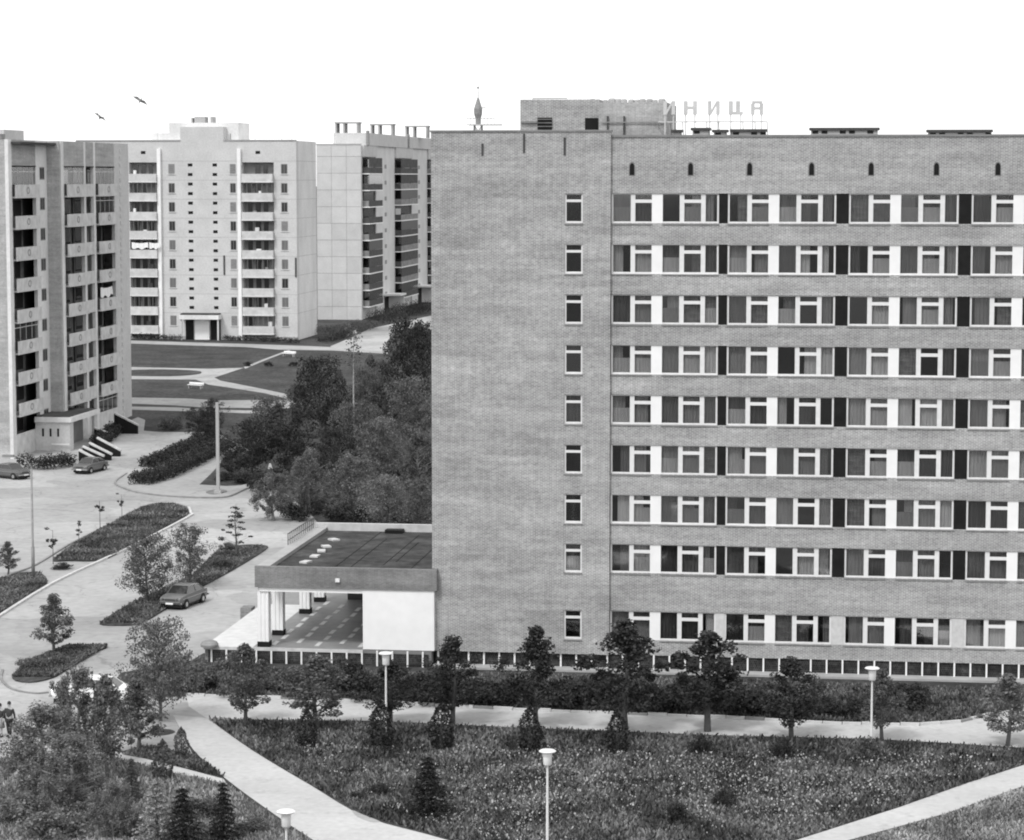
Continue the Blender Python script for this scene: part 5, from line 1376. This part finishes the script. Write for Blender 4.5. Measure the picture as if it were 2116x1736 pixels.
# ------------------------------------------------------------------ people
def skin_obj(name, pts, edges_, radii, m, parent, root=0, sub=1):
    me = bpy.data.meshes.new(name); me.from_pydata(pts, edges_, []); me.materials.append(m)
    o = add(name, me, parent)
    md = o.modifiers.new('skin', 'SKIN'); md.use_smooth_shade = True
    for i, r_ in enumerate(radii):
        sv = me.skin_vertices[0].data[i] if me.skin_vertices else None
    if not me.skin_vertices:
        bm = bmesh.new(); bm.from_mesh(me); bm.verts.layers.skin.verify(); bm.to_mesh(me); bm.free()
    for i, r_ in enumerate(radii):
        d = me.skin_vertices[0].data[i]; d.radius = r_ if isinstance(r_, tuple) else (r_, r_); d.use_root = (i == root)
    s = o.modifiers.new('sub', 'SUBSURF'); s.levels = sub; s.render_levels = sub
    return o
def person(label, px, py, h, rz, top, bottom, stride=.16, skirt=False, wide=False):
    p = P(px, py); t = thing('person', label, 'person', tuple(p), None, rz)
    s = h / 1.74
    t.scale = (s, s, s)
    st = stride
    pts = [(0, 0, .95), (0, 0, 1.15), (0, 0, 1.38), (0, 0, 1.50), (0, .01, 1.60), (0, .015, 1.70)]
    ed = [(0, 1), (1, 2), (2, 3), (3, 4), (4, 5)]; rd = [(.15, .11), (.14, .10), (.17, .11), .05, .085, .075]
    for sx, sg in ((-1, 1), (1, -1)):
        n = len(pts); y = st * sg
        pts += [(sx * .10, 0, .88), (sx * .11, y * .45 + .03, .50), (sx * .11, y * .9, .10), (sx * .115, y * .9 + .13, .04)]
        ed += [(0, n), (n, n+1), (n+1, n+2), (n+2, n+3)]; rd += [.085, .06, .042, .035]
        n = len(pts)
        pts += [(sx * .19, 0, 1.40), (sx * .25, -y * .3, 1.14), (sx * .26, -y * .9 + .03, .90), (sx * .255, -y + .05, .83)]
        ed += [(2, n), (n, n+1), (n+1, n+2), (n+2, n+3)]; rd += [.055, .045, .032, .03]
        m = n + 3
        for k, (dx, L) in enumerate(((-.025, .07), (-.008, .085), (.008, .08), (.024, .06), (-.04, .04))):
            n2 = len(pts); pts.append((sx * .255 + dx * .3, -y + .05 + dx, .83 - L)); ed.append((m, n2)); rd.append(.008)
    skin_obj('body', pts, ed, rd, M['skin'], t)
    # jacket
    jp = [(0, 0, .93), (0, 0, 1.15), (0, 0, 1.38), (0, 0, 1.45)]; je = [(0, 1), (1, 2), (2, 3)]; jr = [(.185, .135), (.165, .125), (.19, .13), .08]
    for sx, sg in ((-1, 1), (1, -1)):
        y = st * sg; n = len(jp)
        jp += [(sx * .20, 0, 1.39), (sx * .26, -y * .3, 1.14), (sx * .265, -y * .8 + .03, .92)]; je += [(2, n), (n, n+1), (n+1, n+2)]; jr += [.075, .062, .05]
    skin_obj('jacket', jp, je, jr, top, t)
    if skirt:
        add('skirt', MB().lathe([(.25, .48), (.21, .75), (.155, .98)], 14).mesh('skirt', bottom, smooth=True), t)
    else:
        tp = [(0, 0, .95)]; te = []; trr = [(.165, .12)]
        for sx, sg in ((-1, 1), (1, -1)):
            y = st * sg; n = len(tp)
            tp += [(sx * .10, 0, .86), (sx * .11, y * .45 + .03, .50), (sx * .11, y * .88, .12)]; te += [(0, n), (n, n+1), (n+1, n+2)]; trr += [.105, .085, .065]
        skin_obj('trousers', tp, te, trr, bottom, t)
    for sx, sg in ((-1, 1), (1, -1)):
        y = st * sg * .9
        add('shoe', MB().box(sx * .115 - .05, sx * .115 + .05, y - .09, y + .19, 0, .09).mesh('shoe', M['hair']), t)
    add('hair', MB().lathe([(.075, 1.60), (.097, 1.66), (.09, 1.73), (.055, 1.785), (.01, 1.80)], 14, (0, -.015, 0)).mesh('hair', M['hair'], smooth=True), t)
    add('nose', MB().box(-.012, .012, .085, .115, 1.625, 1.66).mesh('nose', M['skin']), t)
    for sx in (-1, 1):
        add('eye', MB().box(sx*.03 - .01, sx*.03 + .01, .085, .094, 1.655, 1.668).mesh('eye', M['hair']), t)
        add('ear', MB().box(sx*.088 - .01, sx*.088 + .01, -.01, .02, 1.62, 1.67).mesh('ear', M['skin']), t)
    return t
person('person in a dark suit walking on the pale pavement at the left edge', 20, 1523, 1.74, math.pi - .2, M['suit'], M['trouser'], .14)
person('person in a dark jacket and grey skirt cut off by the left edge', 1, 1522, 1.62, math.pi - .1, M['suit'], M['reveal'], .1, True)
person('distant person in dark clothes striding across the far road near the hotel corner', 831.5, 680, 1.75, .8, M['suit'], M['trouser'], .28)
person('distant person in a pale top on the far road beside the hedge', 734, 703, 1.7, .3, M['shirt'], M['reveal'], .1)

# ------------------------------------------------------------------ benches, laundry, birds
def bench(px, py, rz, label):
    p = P(px, py); t = thing('park_bench', label, 'bench', tuple(p), 'white park benches on the upper lawns', rz)
    add('seat', MB().box(-1.1, 1.1, -.25, .25, .42, .48).mesh('seat', M['white']), t)
    add('backrest', MB().box(-1.1, 1.1, .22, .28, .55, .75).mesh('backrest', M['white']), t)
    for xx in (-.9, .9): add('leg', MB().box(xx - .05, xx + .05, -.22, .26, 0, .42).mesh('leg', M['concrete']), t)
bench(597, 737, -.5, 'white bench on the upper lawn near the second block of flats')
bench(404, 803, -.4, 'white bench on the lower lawn strip near the left tower')
def laundry(x, y, z, w, h, along, label):
    mb = MB(); n = 14
    for i in range(n + 1):
        u = w * i / n; d = .05 * math.sin(i * 1.7); sag = -.12 * math.sin(math.pi * i / n)
        hh = h * (1 + .15 * math.sin(i * .9))
        if along == 'y': mb.v += [(x + d, y + u, z + sag), (x - d, y + u, z + sag - hh)]
        else: mb.v += [(x + u, y + d, z + sag), (x + u, y - d, z + sag - hh)]
    for i in range(n): mb.f.append((2*i, 2*i+1, 2*i+3, 2*i+2))
    o = single(mb, 'laundry', M['linen'], label, 'laundry', (x, y, z))
ya = yf(203, XB); laundry(XB + .08, ya + .6, HD[4] - .55, 4.4, .95, 'y', 'white sheet hung over a loggia of the left tower, fifth floor from the top')
laundry(u2(276), YB2 - 1.0, H2[4] - .35, 2.6, .85, 'x', 'white sheet drying on the left balcony column of the second block, left of two')
laundry(u2(276) + 2.75, YB2 - 1.0, H2[4] - .35, 1.7, .85, 'x', 'white sheet drying on the left balcony column of the second block, right of two')
def bird(px, py, Y, label, rz):
    p = onY(px, py, Y); t = thing('bird', label, 'bird', tuple(p), 'birds flying over the left tower', rz)
    t.rotation_euler = (.5, .5, rz)
    add('bird_body', MB().lathe([(.02, -.35), (.09, -.1), (.10, .1), (.03, .32)], 8).mesh('bird_body', M['metal_g'], smooth=True), t)
    for s in (-1, 1):
        add('wing', MB().quad((0, 0, .12), (s * .45, .14, .18), (s * .95, .05, -.05), (s * .4, .1, -.12), (0, 0, -.12)).mesh('wing', M['metal_g']), t)
bird(290, 208, 260, 'grey bird in flight against the sky, the higher and farther right one', .6)
bird(206, 242, 260, 'grey bird in flight against the sky, the lower one above the left tower roof', -.4)
